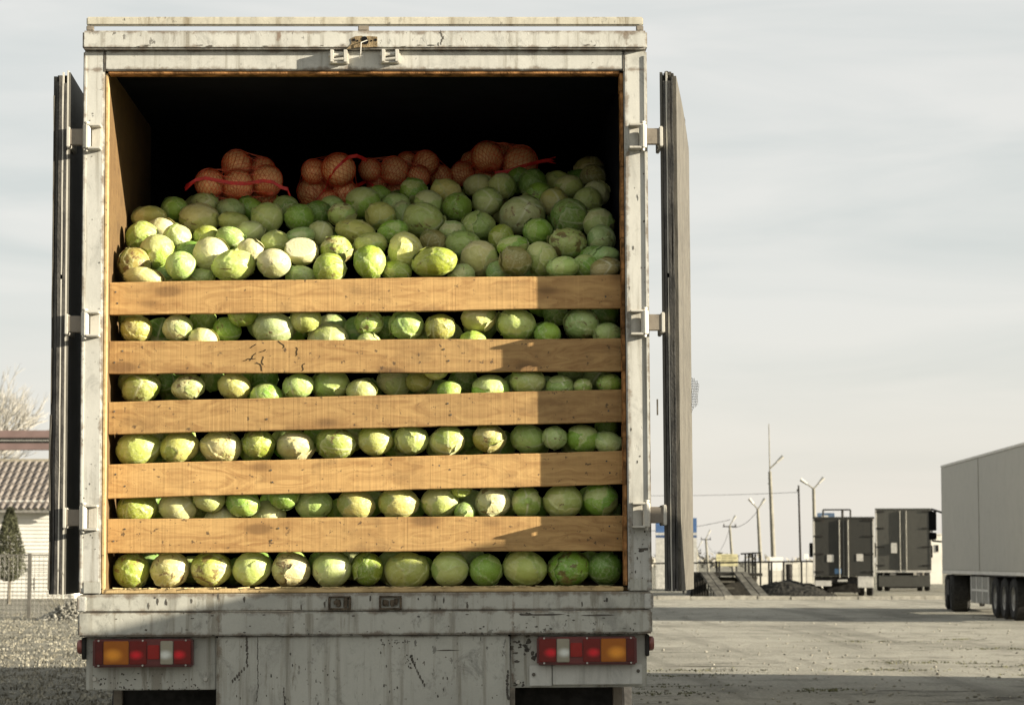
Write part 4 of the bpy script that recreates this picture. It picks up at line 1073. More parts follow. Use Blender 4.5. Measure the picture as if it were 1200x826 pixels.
def tyre_at(parent, x, y, r=.5, w=.3, rimr=.28):
    wh = thing('wheel', None, None); wh.parent = parent; wh.location = (x, y, r)
    h = w / 2
    auto_smooth(MB().lathe_x((0, 0, 0), [(-h * .9, rimr), (-h, r * .86), (-h * .7, r * .985), (h * .7, r * .985), (h, r * .86), (h * .9, rimr)], 30).build('tyre', M_rubber, wh))
    s = -1 if x < 0 else 1
    MB().lathe_x((0, 0, 0), [(s * h * .86, rimr), (s * h * .35, rimr * .8), (s * h * .3, rimr * .45), (s * h * .8, rimr * .35), (s * h * .85, .01)], 24).build('rim', M_rim, wh)
def semi(label, loc, rotz, group=None, turn=0):
    t = thing('semi_trailer_truck', label, 'truck', loc, (0, 0, rotz), group)
    L_ = 13.5
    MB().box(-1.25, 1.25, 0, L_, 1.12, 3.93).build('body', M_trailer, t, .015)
    for z0, z1 in ((3.932, 4.0), (1.03, 1.118)): MB().box(-1.262, 1.262, -.01, L_ + .01, z0, z1).build('edge_rail', M_trail2, t, .01)
    MB().box(-1.264, -1.251, L_ * .5, L_ * .5 + .012, 1.12, 3.93).build('panel_seam', M_trailer, t)
    for s in (-1, 1):
        a, b = sorted((s * .45, s * .6)); MB().box(a, b, .2, L_ - 1, .75, 1.025).build('chassis_rail', M_dark, t)
        lk = MB().box(-.28, .28, 0, 2.9, .32, .98)
        o = lk.build('side_locker', M_box, t, .02); o.location = (s * .96, 5.4, 0)
        fr = MB()
        for y in (0, .95, 1.92, 2.82): fr.box(s * .28 - .012, s * .28 + .012, y, y + .08, .32, .98)
        fr.box(s * .28 - .010, s * .28 + .010, .0, 2.9, .62, .67)
        fr.build('locker_frame', M_trail2, o)
        for y in (2.0, 3.31, 4.62): tyre_at(t, s * 1.06, y, .5, .36)
        MB().box(*sorted((s * .86, s * 1.255)), 1.4, 5.2, 1.0, 1.028).build('mudguard', M_dark, t)
        MB().box(*sorted((s * .7, s * .82)), 9.6, 9.75, .2, 1.0).build('landing_leg', M_dark, t, .01)
        tyre_at(t, s * .98, 12.0, .5, .5); tyre_at(t, s * 1.02, 15.7, .5, .32)
        MB().box(*sorted((s * .72, s * 1.22)), 13.0, 14.4, .35, .95).build('fuel_tank', M_dark, t, .1)
        ar = MB().path([(s * 1.2, 16.15, 2.75), (s * 1.52, 16.3, 2.86)], .03, 8).path([(s * 1.2, 16.15, 1.92), (s * 1.5, 16.3, 1.95)], .025, 8).path([(s * 1.5, 16.3, 1.95), (s * 1.52, 16.3, 2.86)], .02, 8)
        m = ar.build('mirror_arm', M_dark, t)
        mm = MB().box(*sorted((s * 1.38, s * 1.60)), 16.24, 16.36, 2.24, 2.80).box(*sorted((s * 1.38, s * 1.60)), 16.24, 16.36, 1.98, 2.19)
        mm.build('mirror', M_hole, t, .02)
    MB().box(-.95, .95, 12.75, 16.4, .32, .98).box(-.45, .45, 11, 12.745, .6, .98).build('tractor_chassis', M_dark, t)
    MB().box(-1.22, 1.22, 13.75, 16.5, 1.0, 3.7).build('cab', M_trail2, t, .12)
    MB().box(-1.05, 1.05, 16.49, 16.52, 1.8, 2.8).build('windscreen', M_hole, t, .01)
    dr = MB()
    for x in (-.6, -.2, .2, .6): dr.tube((x, -.035, 1.15), (x, -.035, 3.9), .018)
    dr.build('locking_rods', M_trail2, t)
    MB().box(-1.15, 1.15, -.02, .06, .5, .66).build('under_bar', M_dark, t, .01)
    if turn:                                      # tractor turned a little on its coupling
        q = Matrix.Translation((0, 12, 0)) @ Matrix.Rotation(turn, 4, 'Z') @ Matrix.Translation((0, -12, 0))
        for c in t.children:
            if c.name.split('.')[0] in ('cab', 'windscreen', 'mirror', 'mirror_arm', 'tractor_chassis', 'fuel_tank') or (c.name.startswith('wheel') and c.location.y > 11):
                c.matrix_local = q @ Matrix.Translation(c.location)
    return t
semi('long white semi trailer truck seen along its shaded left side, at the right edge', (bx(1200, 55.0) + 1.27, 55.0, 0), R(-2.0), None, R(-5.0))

def rear_box(name, label, d, x0, x1, ztop, zdoor, body, doorm, kind):
    cx = (bx(x0, d) + bx(x1, d)) / 2; W = (bx(x1, d) - bx(x0, d)) / 2
    t = thing(name, label, 'truck', (cx, d, 0), (0, 0, -math.atan(cx / d) + R(.3)))
    zt, zd = bz(ztop, d), bz(zdoor, d)
    MB().box(-W, W, .05, 7.5, zd, zt).build('body', body, t, .02)
    MB().box(-W - .01, W + .01, 0, .06, zt - .07, zt + .01).build('frame_rail', doorm, t, .01)
    for s in (-1, 1):
        MB().box(*sorted((s * (W - .07), s * (W + .012))), 0, .06, zd, zt - .072).build('frame_post', M_trail2 if s * kind != 2 else doorm, t, .01)
        dd = MB().box(*sorted((s * .01, s * (W - .075))), .012, .05, zd + .02, zt - .075).build('door', doorm, t, .008)
        rx = .17 if kind == 1 else .14
        MB().tube((s * rx, -.02, zd - .05), (s * rx, -.02, zt - .1), .024, n=8).build('locking_rod', M_box, dd)
        for f in (.08, .38, .68, .95): MB().box(*sorted((s * (W - .40), s * (W - .04))), -.012, .012, zd + (zt - zd) * f - .03, zd + (zt - zd) * f + .03).build('hinge', M_dark, dd)
        tyre_at(t, s * (W - .16), 2.2, .46, .26); tyre_at(t, s * (W - .50), 2.2, .46, .26)
        MB().box(*sorted((s * (W - .3), s * (W + .0))), 7.9, 9.3, .6, 2.2).build('cab_side', M_trail2, t, .05)
        MB().box(*sorted((s * (W + .06), s * (W + .22))), 8.6, 8.7, 1.55, 2.15).build('mirror', M_hole, t, .02)
        MB().box(*sorted((s * (W - .1), s * (W + .1))), 8.62, 8.68, 2.0, 2.05).build('mirror_arm', M_dark, t)
    MB().box(-W + .3, W - .3, 7.8, 9.4, .6, 2.4).build('cab', M_trail2, t, .05)
    MB().box(-.45, .45, .3, 8.0, .55, .9).build('chassis', M_dark, t)
    MB().box(-W + .55, W - .55, 1.2, 1.25, .14, .5).build('mud_flap', M_dark, t)
    MB().tube((-W + .3, 2.2, .46), (W - .3, 2.2, .46), .08).build('axle', M_dark, t)
    return t, W, zt, zd
M_doordark = paint('dark_grey_door', (0.038, 0.037, 0.031), grime=(0.04, 0.038, 0.033), wear=1.0, rough=0.55)
M_doorgrey = paint('mid_grey_door', (0.078, 0.076, 0.064), grime=(0.06, 0.058, 0.05), wear=0.9, rough=0.55)
t, W, zt, zd = rear_box('parked_box_truck', 'dark box truck seen from behind with a rack on its roof and two pale squares', 97, 952, 1023, 606, 675, M_paint_clean, M_doordark, 1)
for x, z in ((-.52, bz(654, 97)), (.62, bz(653, 97))): MB().box(x - .13, x + .13, -.004, .013, z - .14, z + .14).build('door_plate', M_trail2, t, .004)
MB().box(-.36, -.10, -.004, .013, bz(672, 97), bz(666, 97)).build('blue_patch', plain('blue_tarp', (.09, .19, .33), .6, .4, 20), t, .003)
MB().box(-W + .05, W - .05, .1, .3, .50, .76).build('bumper', M_dark, t, .01)
MB().box(-W + .06, -W + .70, .02, .10, .40, .62).build('tail_board', M_trail2, t, .01)
MB().box(W - .66, W - .05, .02, .5, .34, .80).build('tool_box', M_trail2, t, .02)
MB().box(-.25, .13, .05, .1, .58, .66).build('number_plate', M_trail2, t, .005)
rk = MB()
zz = bz(597, 97)
rk.path([(-W + .40, .6, zt), (-W + .40, .6, zz), (.28, .6, zz), (.28, .6, zt)], .035).tube((-.03, .6, zt), (-.03, .6, zz), .05)
rk.build('roof_rack', M_dark, t)
MB().box(-W + .17, -W + .85, 1.2, 1.6, zt, zt + .19).build('roof_light_bar', plain('blue_light_bar', (.10, .15, .23), .4, .3), t, .02)
MB().box(-W + .33, -W + .6, 1.15, 1.2, zt + .02, zt + .09).build('roof_lamp', M_trail2, t, .01)
t, W, zt, zd = rear_box('parked_box_truck', 'taller grey box truck seen from behind, left of the long white trailer', 113, 1025, 1089, 596, 668, M_trail2, M_doorgrey, 2)
MB().box(-W, W, -.02, .08, zd - .10, zd - .01).build('rear_sill', M_trail2, t, .01)
MB().box(-W + .12, W - .05, .05, .2, .22, .74).build('under_bar', M_doorgrey, t, .01)
MB().box(-.62, -.34, .02, .1, .74, .86).build('tail_light', M_rim, t, .01); MB().box(.6, .74, .02, .1, .72, .86).build('tail_light', M_rim, t, .01)
MB().box(-.55, -.28, -.05, .012, bz(648, 113), bz(636, 113)).build('lock_box', M_trail2, t, .01)

# unseen vehicles added right of the camera, out of frame, to shade yard and bumper
semi('unseen white semi trailer truck added beside the loaded truck to shade the yard', (8.7, 11.6, 0), R(-1.0))
van = thing('shade_van', 'unseen grey panel van added on the right to shade the truck bumper', 'van', (4.95, 10.0, 0), (0, 0, YAW + math.pi))
pts = [(0, .35), (0, 2.2), (.1, 2.28), (3.9, 2.26), (4.6, 1.45), (5.3, 1.2), (5.4, .9), (5.4, .35)]
pts = [(y, z * 1.10) for y, z in pts]
n = len(pts)
MB().add([(-.95, y, z) for y, z in pts] + [(.95, y, z) for y, z in pts], [tuple(range(n)), tuple(range(2 * n - 1, n - 1, -1))] + [(i, n + i, n + (i + 1) % n, (i + 1) % n) for i in range(n)]).build('body', M_box, van, .06)
MB().add([(-.8, 3.97, 2.2), (.8, 3.97, 2.2), (.8, 4.6, 1.49), (-.8, 4.6, 1.49), (-.8, 3.95, 2.17), (.8, 3.95, 2.17), (.8, 4.55, 1.47), (-.8, 4.55, 1.47)], [(0, 1, 2, 3), (7, 6, 5, 4), (0, 4, 5, 1), (2, 6, 7, 3), (0, 3, 7, 4), (1, 5, 6, 2)]).build('windscreen', M_hole, van)
for s in (-1, 1):
    MB().box(*sorted((s * .94, s * .957)), 2.9, 3.9, 1.4, 2.0).build('window', M_hole, van, .01)
    for y in (1.0, 4.4): tyre_at(van, s * .86, y, .34, .22, .2)

# ------------------------------------------------------------------ right background: ramp, heap, fence, signs, poles
M_ramp = plain('dark_weathered_steel', (0.034, 0.032, 0.027), 0.75, 0.5, 4)
M_ramptop = plain('worn_ramp_boards', (0.08, 0.076, 0.063), 0.8, 0.5, 3)
D = 95
ramp = thing('loading_ramp', 'dark steel loading ramp with two pairs of sloping wheel tracks', 'ramp', (bx(850, D), D, 0), (0, 0, 0))
ox = bx(850, D)
X = lambda px: bx(px, D) - ox
zt = bz(670, D)
MB().box(X(814), X(868), .5, 3.2, zt - .14, zt).build('deck', M_ramp, ramp, .01)
MB().box(X(868), X(895), .8, 3.0, zt - .16, zt - .04).build('deck', M_ramp, ramp, .01)
rb = MB()
for i in range(9): rb.box(X(812 + i * 2.9), X(813.3 + i * 2.9), .3 - i * .0, .5, 0, zt - .14 - max(0, 3 - i) * .1)
rb.build('side_rib', M_ramp, ramp)
MB().prism([(X(808), 0), (X(832), 0), (X(824), zt - .15), (X(814), zt - .15)], .52, 2.6).build('end_block', M_ramp, ramp)
for zz in (.30, .55): MB().box(X(845), X(862), .7, .8, zz, zz + .07).build('cross_bar', M_ramptop, ramp)
MB().prism([(X(845), 0), (X(890), 0), (X(884), .3), (X(892), zt - .2), (X(845), zt - .2)], 1.6, 2.8).build('end_block', M_ramp, ramp)
for tx, bx_ in ((821, 833), (829, 842.5), (860, 873.5), (868, 884)):
    w0, w1 = 7.2, 9.4
    a, b, c, d = X(tx), X(tx + w0), X(bx_), X(bx_ + w1)
    y0, y1 = .48, -2.4
    MB().add([(a, y0, zt + .02), (b, y0, zt + .02), (d, y1, .05), (c, y1, .05), (a, y0, zt - .10), (b, y0, zt - .10), (d, y1, .006), (c, y1, .006)],
             [(0, 1, 2, 3), (7, 6, 5, 4), (0, 4, 5, 1), (2, 6, 7, 3), (0, 3, 7, 4), (1, 5, 6, 2)]).build('wheel_track', M_ramptop, ramp, .01)
rail = thing('metal_railing', 'thin dark metal railing with upright bars behind the loading ramp', 'railing', (bx(882, 99), 99, 0))
mb = MB()
for px in (872.5, 876.5, 881, 884, 890): mb.tube((bx(px, 99) - rail.location.x, 0, 0), (bx(px, 99) - rail.location.x, 0, bz(649, 99)), .035)
mb.build('upright', M_dark, rail)
MB().tube((bx(867, 99) - rail.location.x, 0, bz(648.8, 99)), (bx(891, 99) - rail.location.x, 0, bz(647.6, 99)), .03).build('top_bar', M_dark, rail)

def heap(name, label, cat, cx, cy, rx, ry, h, mat, seed, n=40):
    vs, fs = [], []
    for j in range(n + 1):
        for i in range(n + 1):
            u, v = i / n * 2 - 1, j / n * 2 - 1
            r = math.hypot(u, v)
            z = h * max(0, 1 - r ** 1.7) * (1 + .25 * noise.noise((u * 2.5, v * 2.5, seed))) + .07 * h * noise.noise((u * 11, v * 11, seed)) * (r < .97) + .05 * h * noise.noise((u * 23, v * 23, seed)) * (r < .97)
            vs.append((u * rx, v * ry, z if r < 1 else -.03))
    for j in range(n):
        for i in range(n):
            k = j * (n + 1) + i; fs.append((k, k + 1, k + n + 2, k + n + 1))
    o = MB().add(vs, fs).build(name, mat); o.location = (cx, cy, 0)
    return tag(o, label, cat)
heap('soil_heap', 'low heap of dark soil between the ramp and the dark box truck', 'heap', bx(922, 98), 98, 1.95, 2.4, .62, plain('dark_soil', (.020, .019, .016), .95, .5, 5, bump=.8), 4)

D = 106
fence = thing('wire_fence', 'long low wire fence with dark posts behind the ramp and soil heap', 'fence', (bx(880, D), D, 0))
fx = fence.location.x
for px in (800, 839, 842, 900, 903, 917, 938, 955, 975, 1000): MB().tube((bx(px, D) - fx, 0, 0), (bx(px, D) - fx, 0, bz(657, D)), .04).build('post', M_dark, fence)
MB().tube((bx(760, D) - fx, 0, bz(660, D)), (bx(1010, D) - fx, 0, bz(656.5, D)), .032).build('top_rail', M_dark, fence)
mb = MB()
x = bx(760, D)
while x < bx(1010, D):
    mb.tube((x - fx, .03, .05), (x - fx, .03, bz(659, D)), .004, n=3); x += .34
for k in range(4): mb.tube((bx(760, D) - fx, .03, .15 + k * .3), (bx(1010, D) - fx, .03, .15 + k * .3), .004, n=3)
mb.build('wire_mesh', M_rim, fence)
M_panel = plain('pale_fence_panel', (.55, .53, .46), .7, .12, 2)
D = 109.5
pf = thing('panel_fence', 'pale sheet panel fence in the distance behind the soil heap', 'fence', (bx(930, D), D, 0))
for i in range(8):
    a = bx(886, D) - pf.location.x + i * .62
    MB().box(a, a + .60, 0, .04, .05, bz(659.5, D) + .03 * (i % 2)).build('panel', M_panel, pf, .005)
D = 108
sg = thing('notice_board', 'pale yellow notice board on thin posts behind the loading ramp', 'sign', (bx(851, D), D, 0))
MB().box(-.47, .47, 0, .04, bz(663, D), bz(649, D)).build('board', plain('pale_yellow_board', (.50, .46, .26), .6, .15, 3), sg, .005)
mb = MB()
for r_, (segs, z) in enumerate((((-.22, .22), 651), ((-.40, -.30, -.22, -.02, .05, .24, .30, .42), 653.6), ((-.24, .02, .07, .26), 656.4), ((-.3, -.1, -.02, .3), 659.6))):
    for a, b in zip(segs[0::2], segs[1::2]):
        q = a
        while q < b: mb.box(q, min(b, q + rnd(.02, .05)), -.006, 0, bz(z + .55, D), bz(z - .55, D)); q += .055
mb.build('lettering', plain('faded_lettering', (.22, .20, .12), .7, .2), sg)
for x in (-.42, .42): MB().tube((x, .03, 0), (x, .03, bz(663, D)), .03).build('post', M_dark, sg)
for name_, px, y0, y1, hw, lab in (('sign_board', 908.7, 668, 652.5, .29, 'white square sign board standing in front of the pale panel fence'), ('sign_board', 943.6, 655, 649, .10, 'small white sign on a short post left of the dark box truck')):
    s_ = thing(name_, lab, 'sign', (bx(px, D), D, 0))
    MB().box(-hw, hw, 0, .04, bz(y0, D), bz(y1, D)).build('board', plain('white_board', (.78, .76, .70), .5, .05), s_, .005)
    for x in ((-.25, .25) if hw > .2 else (.02,)): MB().tube((x, .02, 0), (x, .02, bz(y0, D) + .02), .03).build('post', M_rim, s_)
for k, (z0, z1) in enumerate(((0, .68), (.68, 1.26))):
    o = MB().lathe_x((0, 0, 0), [(0, .01), (0, .14), (.1, .15), (.3, .145), (.5, .15), (z1 - z0, .14), (z1 - z0, .01)], 16).build('drum', M_dark, None, 0, True)
    o.matrix_world = Matrix.Translation((bx(923.5, 108.6), 108.6, z0)) @ Matrix.Rotation(R(-90), 4, 'Y')
    tag(o, ('lower', 'upper')[k] + ' of two narrow dark drums stacked by the pale panel fence', 'drum', 'drums by the panel fence')

M_pole = plain('weathered_concrete_pole', (.20, .19, .155), .8, .25, 2)
M_lamp = plain('lamp_head', (.42, .41, .37), .35, .2)
def pole(label, d, base, top, r0, r1, arms, extra=(), cross=0, name='street_lamp', cat='street lamp', group='lamp posts beyond the fence'):
    t = thing(name, label, cat, (bx(base, d), d, 0), group=group)
    X = lambda p: bx(p, d) - t.location.x
    MB().tube((0, 0, 0), (X(top[0]), 0, bz(top[1], d)), r0, r1, 10).build('pole', M_pole, t)
    for (x0, y0, x1, y1) in arms:
        MB().tube((X(x0), 0, bz(y0, d)), (X((x0 + x1) / 2), 0, bz((y0 + y1) / 2, d)), .04, .035).build('lamp_arm', M_pole, t)
        a = Vector((X((x0 + x1) / 2), 0, bz((y0 + y1) / 2, d))); b = Vector((X(x1), 0, bz(y1, d)))
        MB().tube(a, b, .06, .10, 8).build('lamp_head', M_lamp, t)
    for (x0, y0, x1, y1, r) in extra: MB().tube((X(x0), 0, bz(y0, d)), (X(x1), 0, bz(y1, d)), r, r * .6).build('mast', M_pole, t)
    if cross:
        z = bz(cross, d); x = X(top[0])
        MB().box(x - .5, x + .5, -.05, .05, z - .04, z + .04).build('cross_arm', M_dark, t)
        mb = MB()
        for q in (-.42, .42): mb.tube((x + q, 0, z + .04), (x + q, 0, z + .2), .04)
        mb.build('insulator', M_dark, t)
    return t
pole('tallest lamp post with a thin mast on top and one lamp arm', 130, 906.5, (902, 553), .15, .085, [(902.5, 549, 917.5, 535)], [(902, 553, 901.3, 497, .035), (899.5, 567, 904.5, 567, .03), (900, 561, 904.5, 561, .03)])
pole('lamp post with two lamp arms in a V, left of the tallest post', 140, 891.5, (887.5, 597), .13, .08, [(887.5, 597, 877.5, 584.5), (887.5, 597, 896, 584.5)])
pole('lamp post with two lamp arms rising behind the dark box truck', 135, 955, (953, 573), .13, .085, [(953, 573, 938, 562), (953, 573, 965, 560)])
pole('leaning lamp post with a single arm and cross bar, behind the yellow board', 180, 859, (854.5, 616), .13, .08, [(854.5, 616, 861.5, 604.5)], cross=617)
pole('small far lamp post with one arm, second from the left', 235, 829.5, (826.5, 631), .14, .1, [(826.5, 631, 831.8, 621)], cross=632)
pole('farthest lamp post, close to the right truck door', 290, 816.2, (816, 644), .14, .1, [(816, 644, 822, 634)], cross=645)
t = thing('bare_post', 'plain thin dark post without lamps, left of the dark box truck', 'post', (bx(937.5, 112), 112, 0))
MB().tube((0, 0, 0), (bx(935.5, 112) - bx(937.5, 112), 0, bz(569, 112)), .055, .04).build('pole', M_dark, t)
MB().box(-.16, -.05, -.03, .03, bz(576, 112), bz(573.5, 112)).build('bracket', M_dark, t)
def cable(label, p, q, sag, r=.012):
    p, q = Vector(p), Vector(q); pts = []
    for k in range(25):
        u = k / 24; v = p.lerp(q, u); v.z -= sag * 4 * u * (1 - u); pts.append(v)
    tag(MB().path(pts, r, 4).build('overhead_cable', M_dark), label, 'cable', 'overhead cables')
P = lambda px, py, d: (bx(px, d), d, bz(py, d))
cable('thin overhead cable sagging from the V-armed lamp post to the leaning one', P(887, 599, 140), P(855, 617, 180), .35, .018)
cable('thin cable sagging between the leaning lamp post and the small far one', P(855, 617, 180), P(827, 632, 235), 1.6, .014)
cable('thin cable running left from the leaning lamp post behind the truck door', P(855, 609, 180), P(700, 617, 240), .6, .018)
cable('faint high cable crossing the sky between the right door and the thin dark post', P(700, 580, 150), P(935, 577, 112), .1, .010)
D = 125
py = thing('roadside_sign', 'blue and white roadside sign half hidden behind the right truck door', 'sign', (bx(792, D), D, 0))
w = bx(816, D) - py.location.x
MB().box(-w, w, 0, .2, bz(624, D), bz(607, D)).build('blue_panel', plain('sign_blue', (.045, .10, .22), .5, .15), py, .01)
MB().box(-w, w, .01, .19, bz(626.5, D), bz(624.5, D)).build('white_strip', M_lamp, py)
MB().box(-w, w, .002, .2, bz(630, D), bz(627, D)).build('blue_panel', plain('sign_deep_blue', (.03, .06, .13), .5, .15), py)
for s in (-1, 1): MB().box(*sorted((s * w * .55, s * w * 1.0)), .02, .18, 0, bz(630.5, D)).build('side_panel', M_lamp, py)
MB().box(-w * .5, w * .5, .04, .16, .4, bz(631, D)).build('dark_panel', M_hole, py)
bd = thing('pale_building', 'narrow pale building with a small dark window beyond the grey box truck', 'building', (bx(1094, 150), 150, 0))
MB().box(-.9, .42, 0, 5, 0, bz(627, 150)).build('wall', plain('pale_wall', (.62, .60, .53), .8, .1, 1), bd, .02)
MB().box(-.95, .47, -.05, 5.05, bz(627, 150), bz(625, 150)).build('roof', M_trail2, bd)
wn = MB().box(.02, .24, -.03, .02, bz(647, 150), bz(638, 150)).build('window', M_trail2, bd)
MB().box(.04, .22, -.035, -.02, bz(646.4, 150), bz(638.6, 150)).build('pane', M_hole, wn)
# far line of bushes on the horizon
def leafball(mb, c, rx, ry, rz, n, s):
    for _ in range(n):
        v = Vector((random.gauss(0, 1), random.gauss(0, 1), random.gauss(0, 1))); v = v.normalized() * random.random() ** .4
        p = Vector((c[0] + v.x * rx, c[1] + v.y * ry, c[2] + v.z * rz))
        a = Vector((rnd(-1, 1), rnd(-1, 1), rnd(-1, 1))) * s; b = Vector((rnd(-1, 1), rnd(-1, 1), rnd(-1, 1))) * s
        mb.add([p, p + a, p + b], [(0, 1, 2)])
mb = MB()
for i in range(150):
    x = rnd(-260, 260); leafball(mb, (x, 560 + rnd(-15, 15), rnd(.5, 1.6)), rnd(3, 8), 3, rnd(1.2, 3.2), 60, 1.1)
mb.build('distant_bushes', plain('distant_bush', (.27, .255, .215), .95, .2, .05))['kind'] = 'stuff'  # haze of the distance is mixed into the bush colour

# ------------------------------------------------------------------ left background: house, canopy, conifer, fence, trees
M_siding = plain('pale_siding', (.66, .64, .57), .7, .08, 1.5)
M_tile = plain('dusty_pink_roof', (.17, .15, .132), .8, .22, 3)
D = 92
hs = thing('house', 'pale clapboard house with a pinkish wave tile roof at the left edge', 'house', (bx(30, D), D, 0))
hx = hs.location.x
xl, xr = bx(-230, D) - hx, bx(92, D) - hx
ze, zr = bz(596, D), bz(538, D)
z = 0.0; k = 0
while z < ze + .05:
    m = MB().add([(xl + .2, -.045, z), (xr - .2, -.045, z), (xr - .2, -.012, z + .138), (xl + .2, -.012, z + .138), (xl + .2, .0, z), (xr - .2, .0, z), (xr - .2, 0, z + .138), (xl + .2, 0, z + .138)],
             [(0, 1, 2, 3), (7, 6, 5, 4), (0, 4, 5, 1), (2, 6, 7, 3), (0, 3, 7, 4), (1, 5, 6, 2)])
    m.build('siding_board', M_siding, hs); z += .14
MB().box(xl + .2, xr - .2, .001, 7.8, 0, ze + .3).build('wall', M_siding, hs)
MB().box(xr - .2, xr - .08, -.06, .1, 0, ze).build('corner_board', M_siding, hs)
# wave tiles: pan waves along x, stepped courses up the slope
nx = 420; courses = 8; vs = []; fs = []
slope_y = 3.9
rows_ = []
for c in range(courses):
    for e in (0, .5, .985):
        rows_.append((c + e, .05 * (1 - e) + (0.02 if e == 0 else 0)))
for (u, off) in rows_:
    for i in range(nx + 1):
        x = xl + (xr - xl) * i / nx
        w_ = (x / .262) % 1.0
        hgt = .085 * (math.cos(2 * math.pi * w_) * .5 + .5) ** .8 + off
        f = u / courses
        vs.append((x, -.55 + slope_y * f, ze - .12 + (zr - ze + .12) * f + hgt))
for j in range(len(rows_) - 1):
    for i in range(nx):
        k = j * (nx + 1) + i; fs.append((k, k + 1, k + nx + 2, k + nx + 1))
o = MB().add(vs, fs).build('roof', M_tile, hs)
o['kind'] = 'stuff'
MB().box(xl, xr, slope_y - .60, slope_y - .3, zr - .02, zr + .14).build('ridge_cap', plain('ridge_tile', (.30, .27, .21), .8, .2), hs, .03)
MB().add([(xl, slope_y - .4, zr), (xr, slope_y - .4, zr), (xr, 8.3, ze), (xl, 8.3, ze)], [(0, 1, 2, 3)]).build('back_roof', M_tile, hs)
MB().box(xl, xr, -.50, -.44, ze - .16, ze - .06).build('gutter', M_rim, hs)
D = 125
cp = thing('red_canopy', 'long dull red canopy with a dark gap line above the house roof', 'canopy', (bx(10, D), D, 0))
M_red = plain('dull_red_fascia', (.185, .125, .112), .6, .12, 1)
cw = (bx(300, D) - bx(-200, D)) / 2
MB().box(-cw, cw, 0, .12, bz(513.2, D), bz(504.5, D)).build('fascia', M_red, cp, .01)
MB().box(-cw, cw, .02, 8, bz(519.6, D), bz(513.3, D)).build('roof_gap', M_dark, cp)
MB().box(-cw, cw, -.01, .03, bz(516.8, D), bz(516, D)).build('pipe', M_lamp, cp)
MB().box(-cw, cw, 0, .12, bz(527.5, D), bz(519.7, D)).build('fascia', M_red, cp, .01)
for x in (-cw * .8, -cw * .3, cw * .3, cw * .8): MB().box(x - .15, x + .15, 3.5, 3.8, 0, bz(519, D)).build('column', M_trail2, cp)

D = 80
M_con = plain('conifer_green', (.075, .078, .045), .9, .6, 2.2)
M_bark = plain('grey_bark', (.12, .105, .08), .9, .4, 8)
ct = thing('conifer_tree', 'small narrow conifer with a bare lower trunk in front of the house', 'tree', (bx(13, D), D, 0))
MB().tube((0, 0, 0), (.02, 0, .9), .06, .05).tube((.02, 0, .9), (0, 0, 2.7), .05, .015).build('trunk', M_bark, ct)
mb = MB()
for i in range(7500):
    u = random.random(); z = .72 + (3.07 - .72) * u
    rmax = .50 * min(1, (u * 5 + .35)) * (1 - u ** 1.9) ** .75 + .01
    a = rnd(0, 6.283); lump = 1 + .22 * noise.noise((math.cos(a) * 1.6, math.sin(a) * 1.6, z * 2.4)) + .1 * noise.noise((math.cos(a) * 5, math.sin(a) * 5, z * 7))
    r = rmax * lump * (random.random() ** .35)
    p = Vector((math.cos(a) * r, math.sin(a) * r, z))
    up = Vector((math.cos(a) * .5 + rnd(-.4, .4), math.sin(a) * .5 + rnd(-.4, .4), rnd(.4, 1.2))).normalized() * rnd(.04, .11)
    sd = Vector((rnd(-1, 1), rnd(-1, 1), rnd(-.4, .4))).normalized() * rnd(.012, .03)
    mb.add([p - sd, p + sd, p + up], [(0, 1, 2)])
mb.build('crown', M_con, ct)

D = 60
fn = thing('mesh_fence', 'square mesh fence panel on grey posts in front of the conifer', 'fence', (bx(37, D), D, 0))
M_fp = plain('fence_post_grey', (.115, .108, .09), .6, .2)
for i, x in enumerate((-2.6, 0, 2.6)): MB().box(x - .045, x + .045, -.045, .045, 0, bz(648, D)).build('post', M_fp, fn, .008)
MB().box(-2.6, 2.6, -.02, .02, bz(651, D), bz(649.3, D)).build('top_rail', M_fp, fn)
mb = MB()
x = -2.6
while x < 2.6: mb.tube((x, -.03, .05), (x, -.03, bz(650, D)), .006, n=4); x += .105
z = .1
while z < bz(651, D): mb.tube((-2.6, -.03, z), (2.6, -.03, z), .006, n=4); z += .105
mb.build('wire_mesh', M_fp, fn)
MB().box(.10, .135, -.05, -.02, bz(691, D), bz(676, D)).box(.04, .12, -.05, -.02, bz(685, D), bz(684, D)).build('latch', M_fp, fn)
def rub():
    a = rnd(0, 6.3); r = random.random() ** .7
    x = math.cos(a) * r; y = math.sin(a) * r
    return (bx(88, 58) + x * .85, 58 + y * .9, max(0, .52 * (1 - r) - .03) * random.random() ** .3)
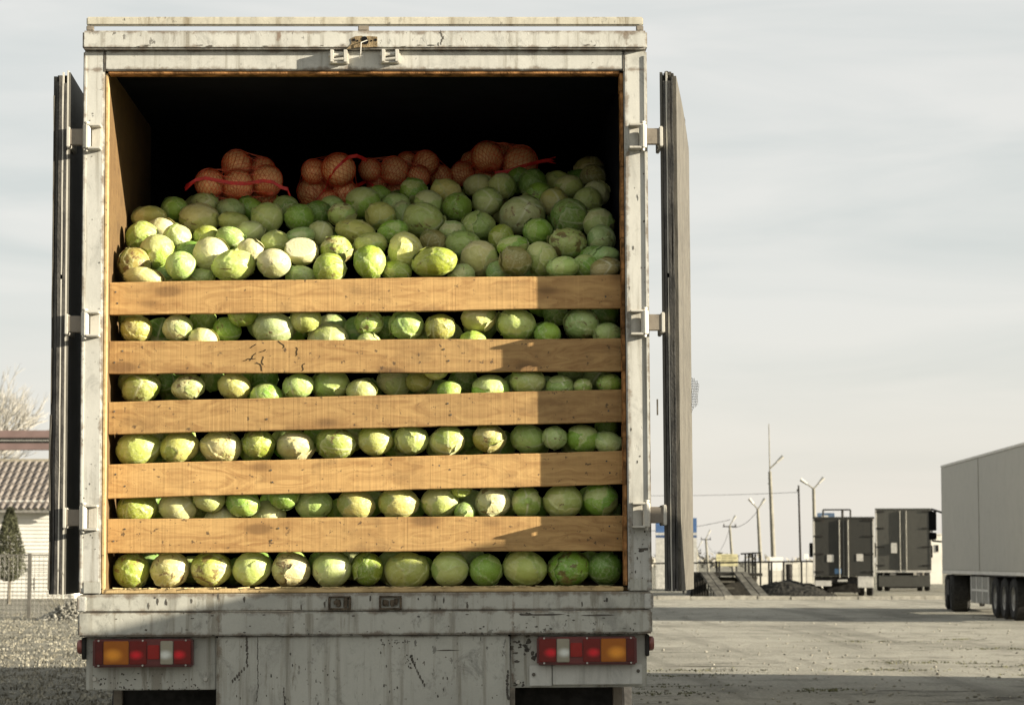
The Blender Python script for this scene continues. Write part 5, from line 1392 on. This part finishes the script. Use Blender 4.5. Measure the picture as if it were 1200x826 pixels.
stones(1100, rub, 'rubble_heap', plain('pale_rubble', (.24, .23, .195), .9, .5, 4), .012, .05)
tag(bpy.data.objects['rubble_heap'], 'heap of pale rubble beside the fence, behind the left door', 'rubble', None, 'stuff')
ws = thing('dry_weed', 'bare dry weed stalks leaning over the rubble heap', 'weed', (bx(80, 59), 59, 0))
mb = MB()
for i in range(26):
    x = rnd(-.25, .25); p = Vector((x, rnd(-.2, .2), 0)); l = rnd(.5, 1.0); a = rnd(-.9, .5)
    q = p + Vector((math.sin(a) * l, rnd(-.1, .1), math.cos(a) * l)); mb.tube(p, q, .008, .003, 4)
    for k in range(4):
        m_ = p.lerp(q, rnd(.4, .95)); mb.tube(m_, m_ + Vector((rnd(-.12, .12), 0, rnd(.02, .15))), .004, .002, 3)
mb.build('stalk', M_drygrass, ws)

M_twig = plain('bare_twig', (.31, .295, .26), .95, .25, 1)
def bare_tree(label, loc, h, seed, levels=7, spread=.55):
    random.seed(seed)
    t = thing('bare_tree', label, 'tree', loc, group='bare trees behind the house')
    tr, tw = MB(), MB()
    def grow(p, d, l, r, k):
        q = p + d * l
        (tr if k < 2 else tw).tube(p, q, r, r * .7, 6 if k < 3 else 3, caps=False)
        if k >= levels: return
        for i in range(3 if k > 0 else 4):
            nd = (d + Vector((rnd(-1, 1), rnd(-1, 1), rnd(-.5, .75))) * spread).normalized()
            grow(p.lerp(q, rnd(.55, 1.0)) if i else q, nd, l * rnd(.62, .86), max(r * .62, .009), k + 1)
    grow(Vector((0, 0, 0)), Vector((.03, 0, 1)), h * .26, h * .022, 0)
    tr.build('trunk', M_bark, t); tw.build('crown', M_twig, t)
    return t
bare_tree('tall bare winter tree with hazy twigs at the far left', (bx(-48, 145), 145, 0), 13.2, 5, 7, .5)
bare_tree('lower bare tree showing between the canopy and the house roof', (bx(45, 135), 135, 0), 6.4, 9, 6)
bare_tree('second low bare tree between the canopy and the house roof, further left', (bx(5, 138), 138, 0), 6.2, 14, 6)
bpy.context.view_layer.update()
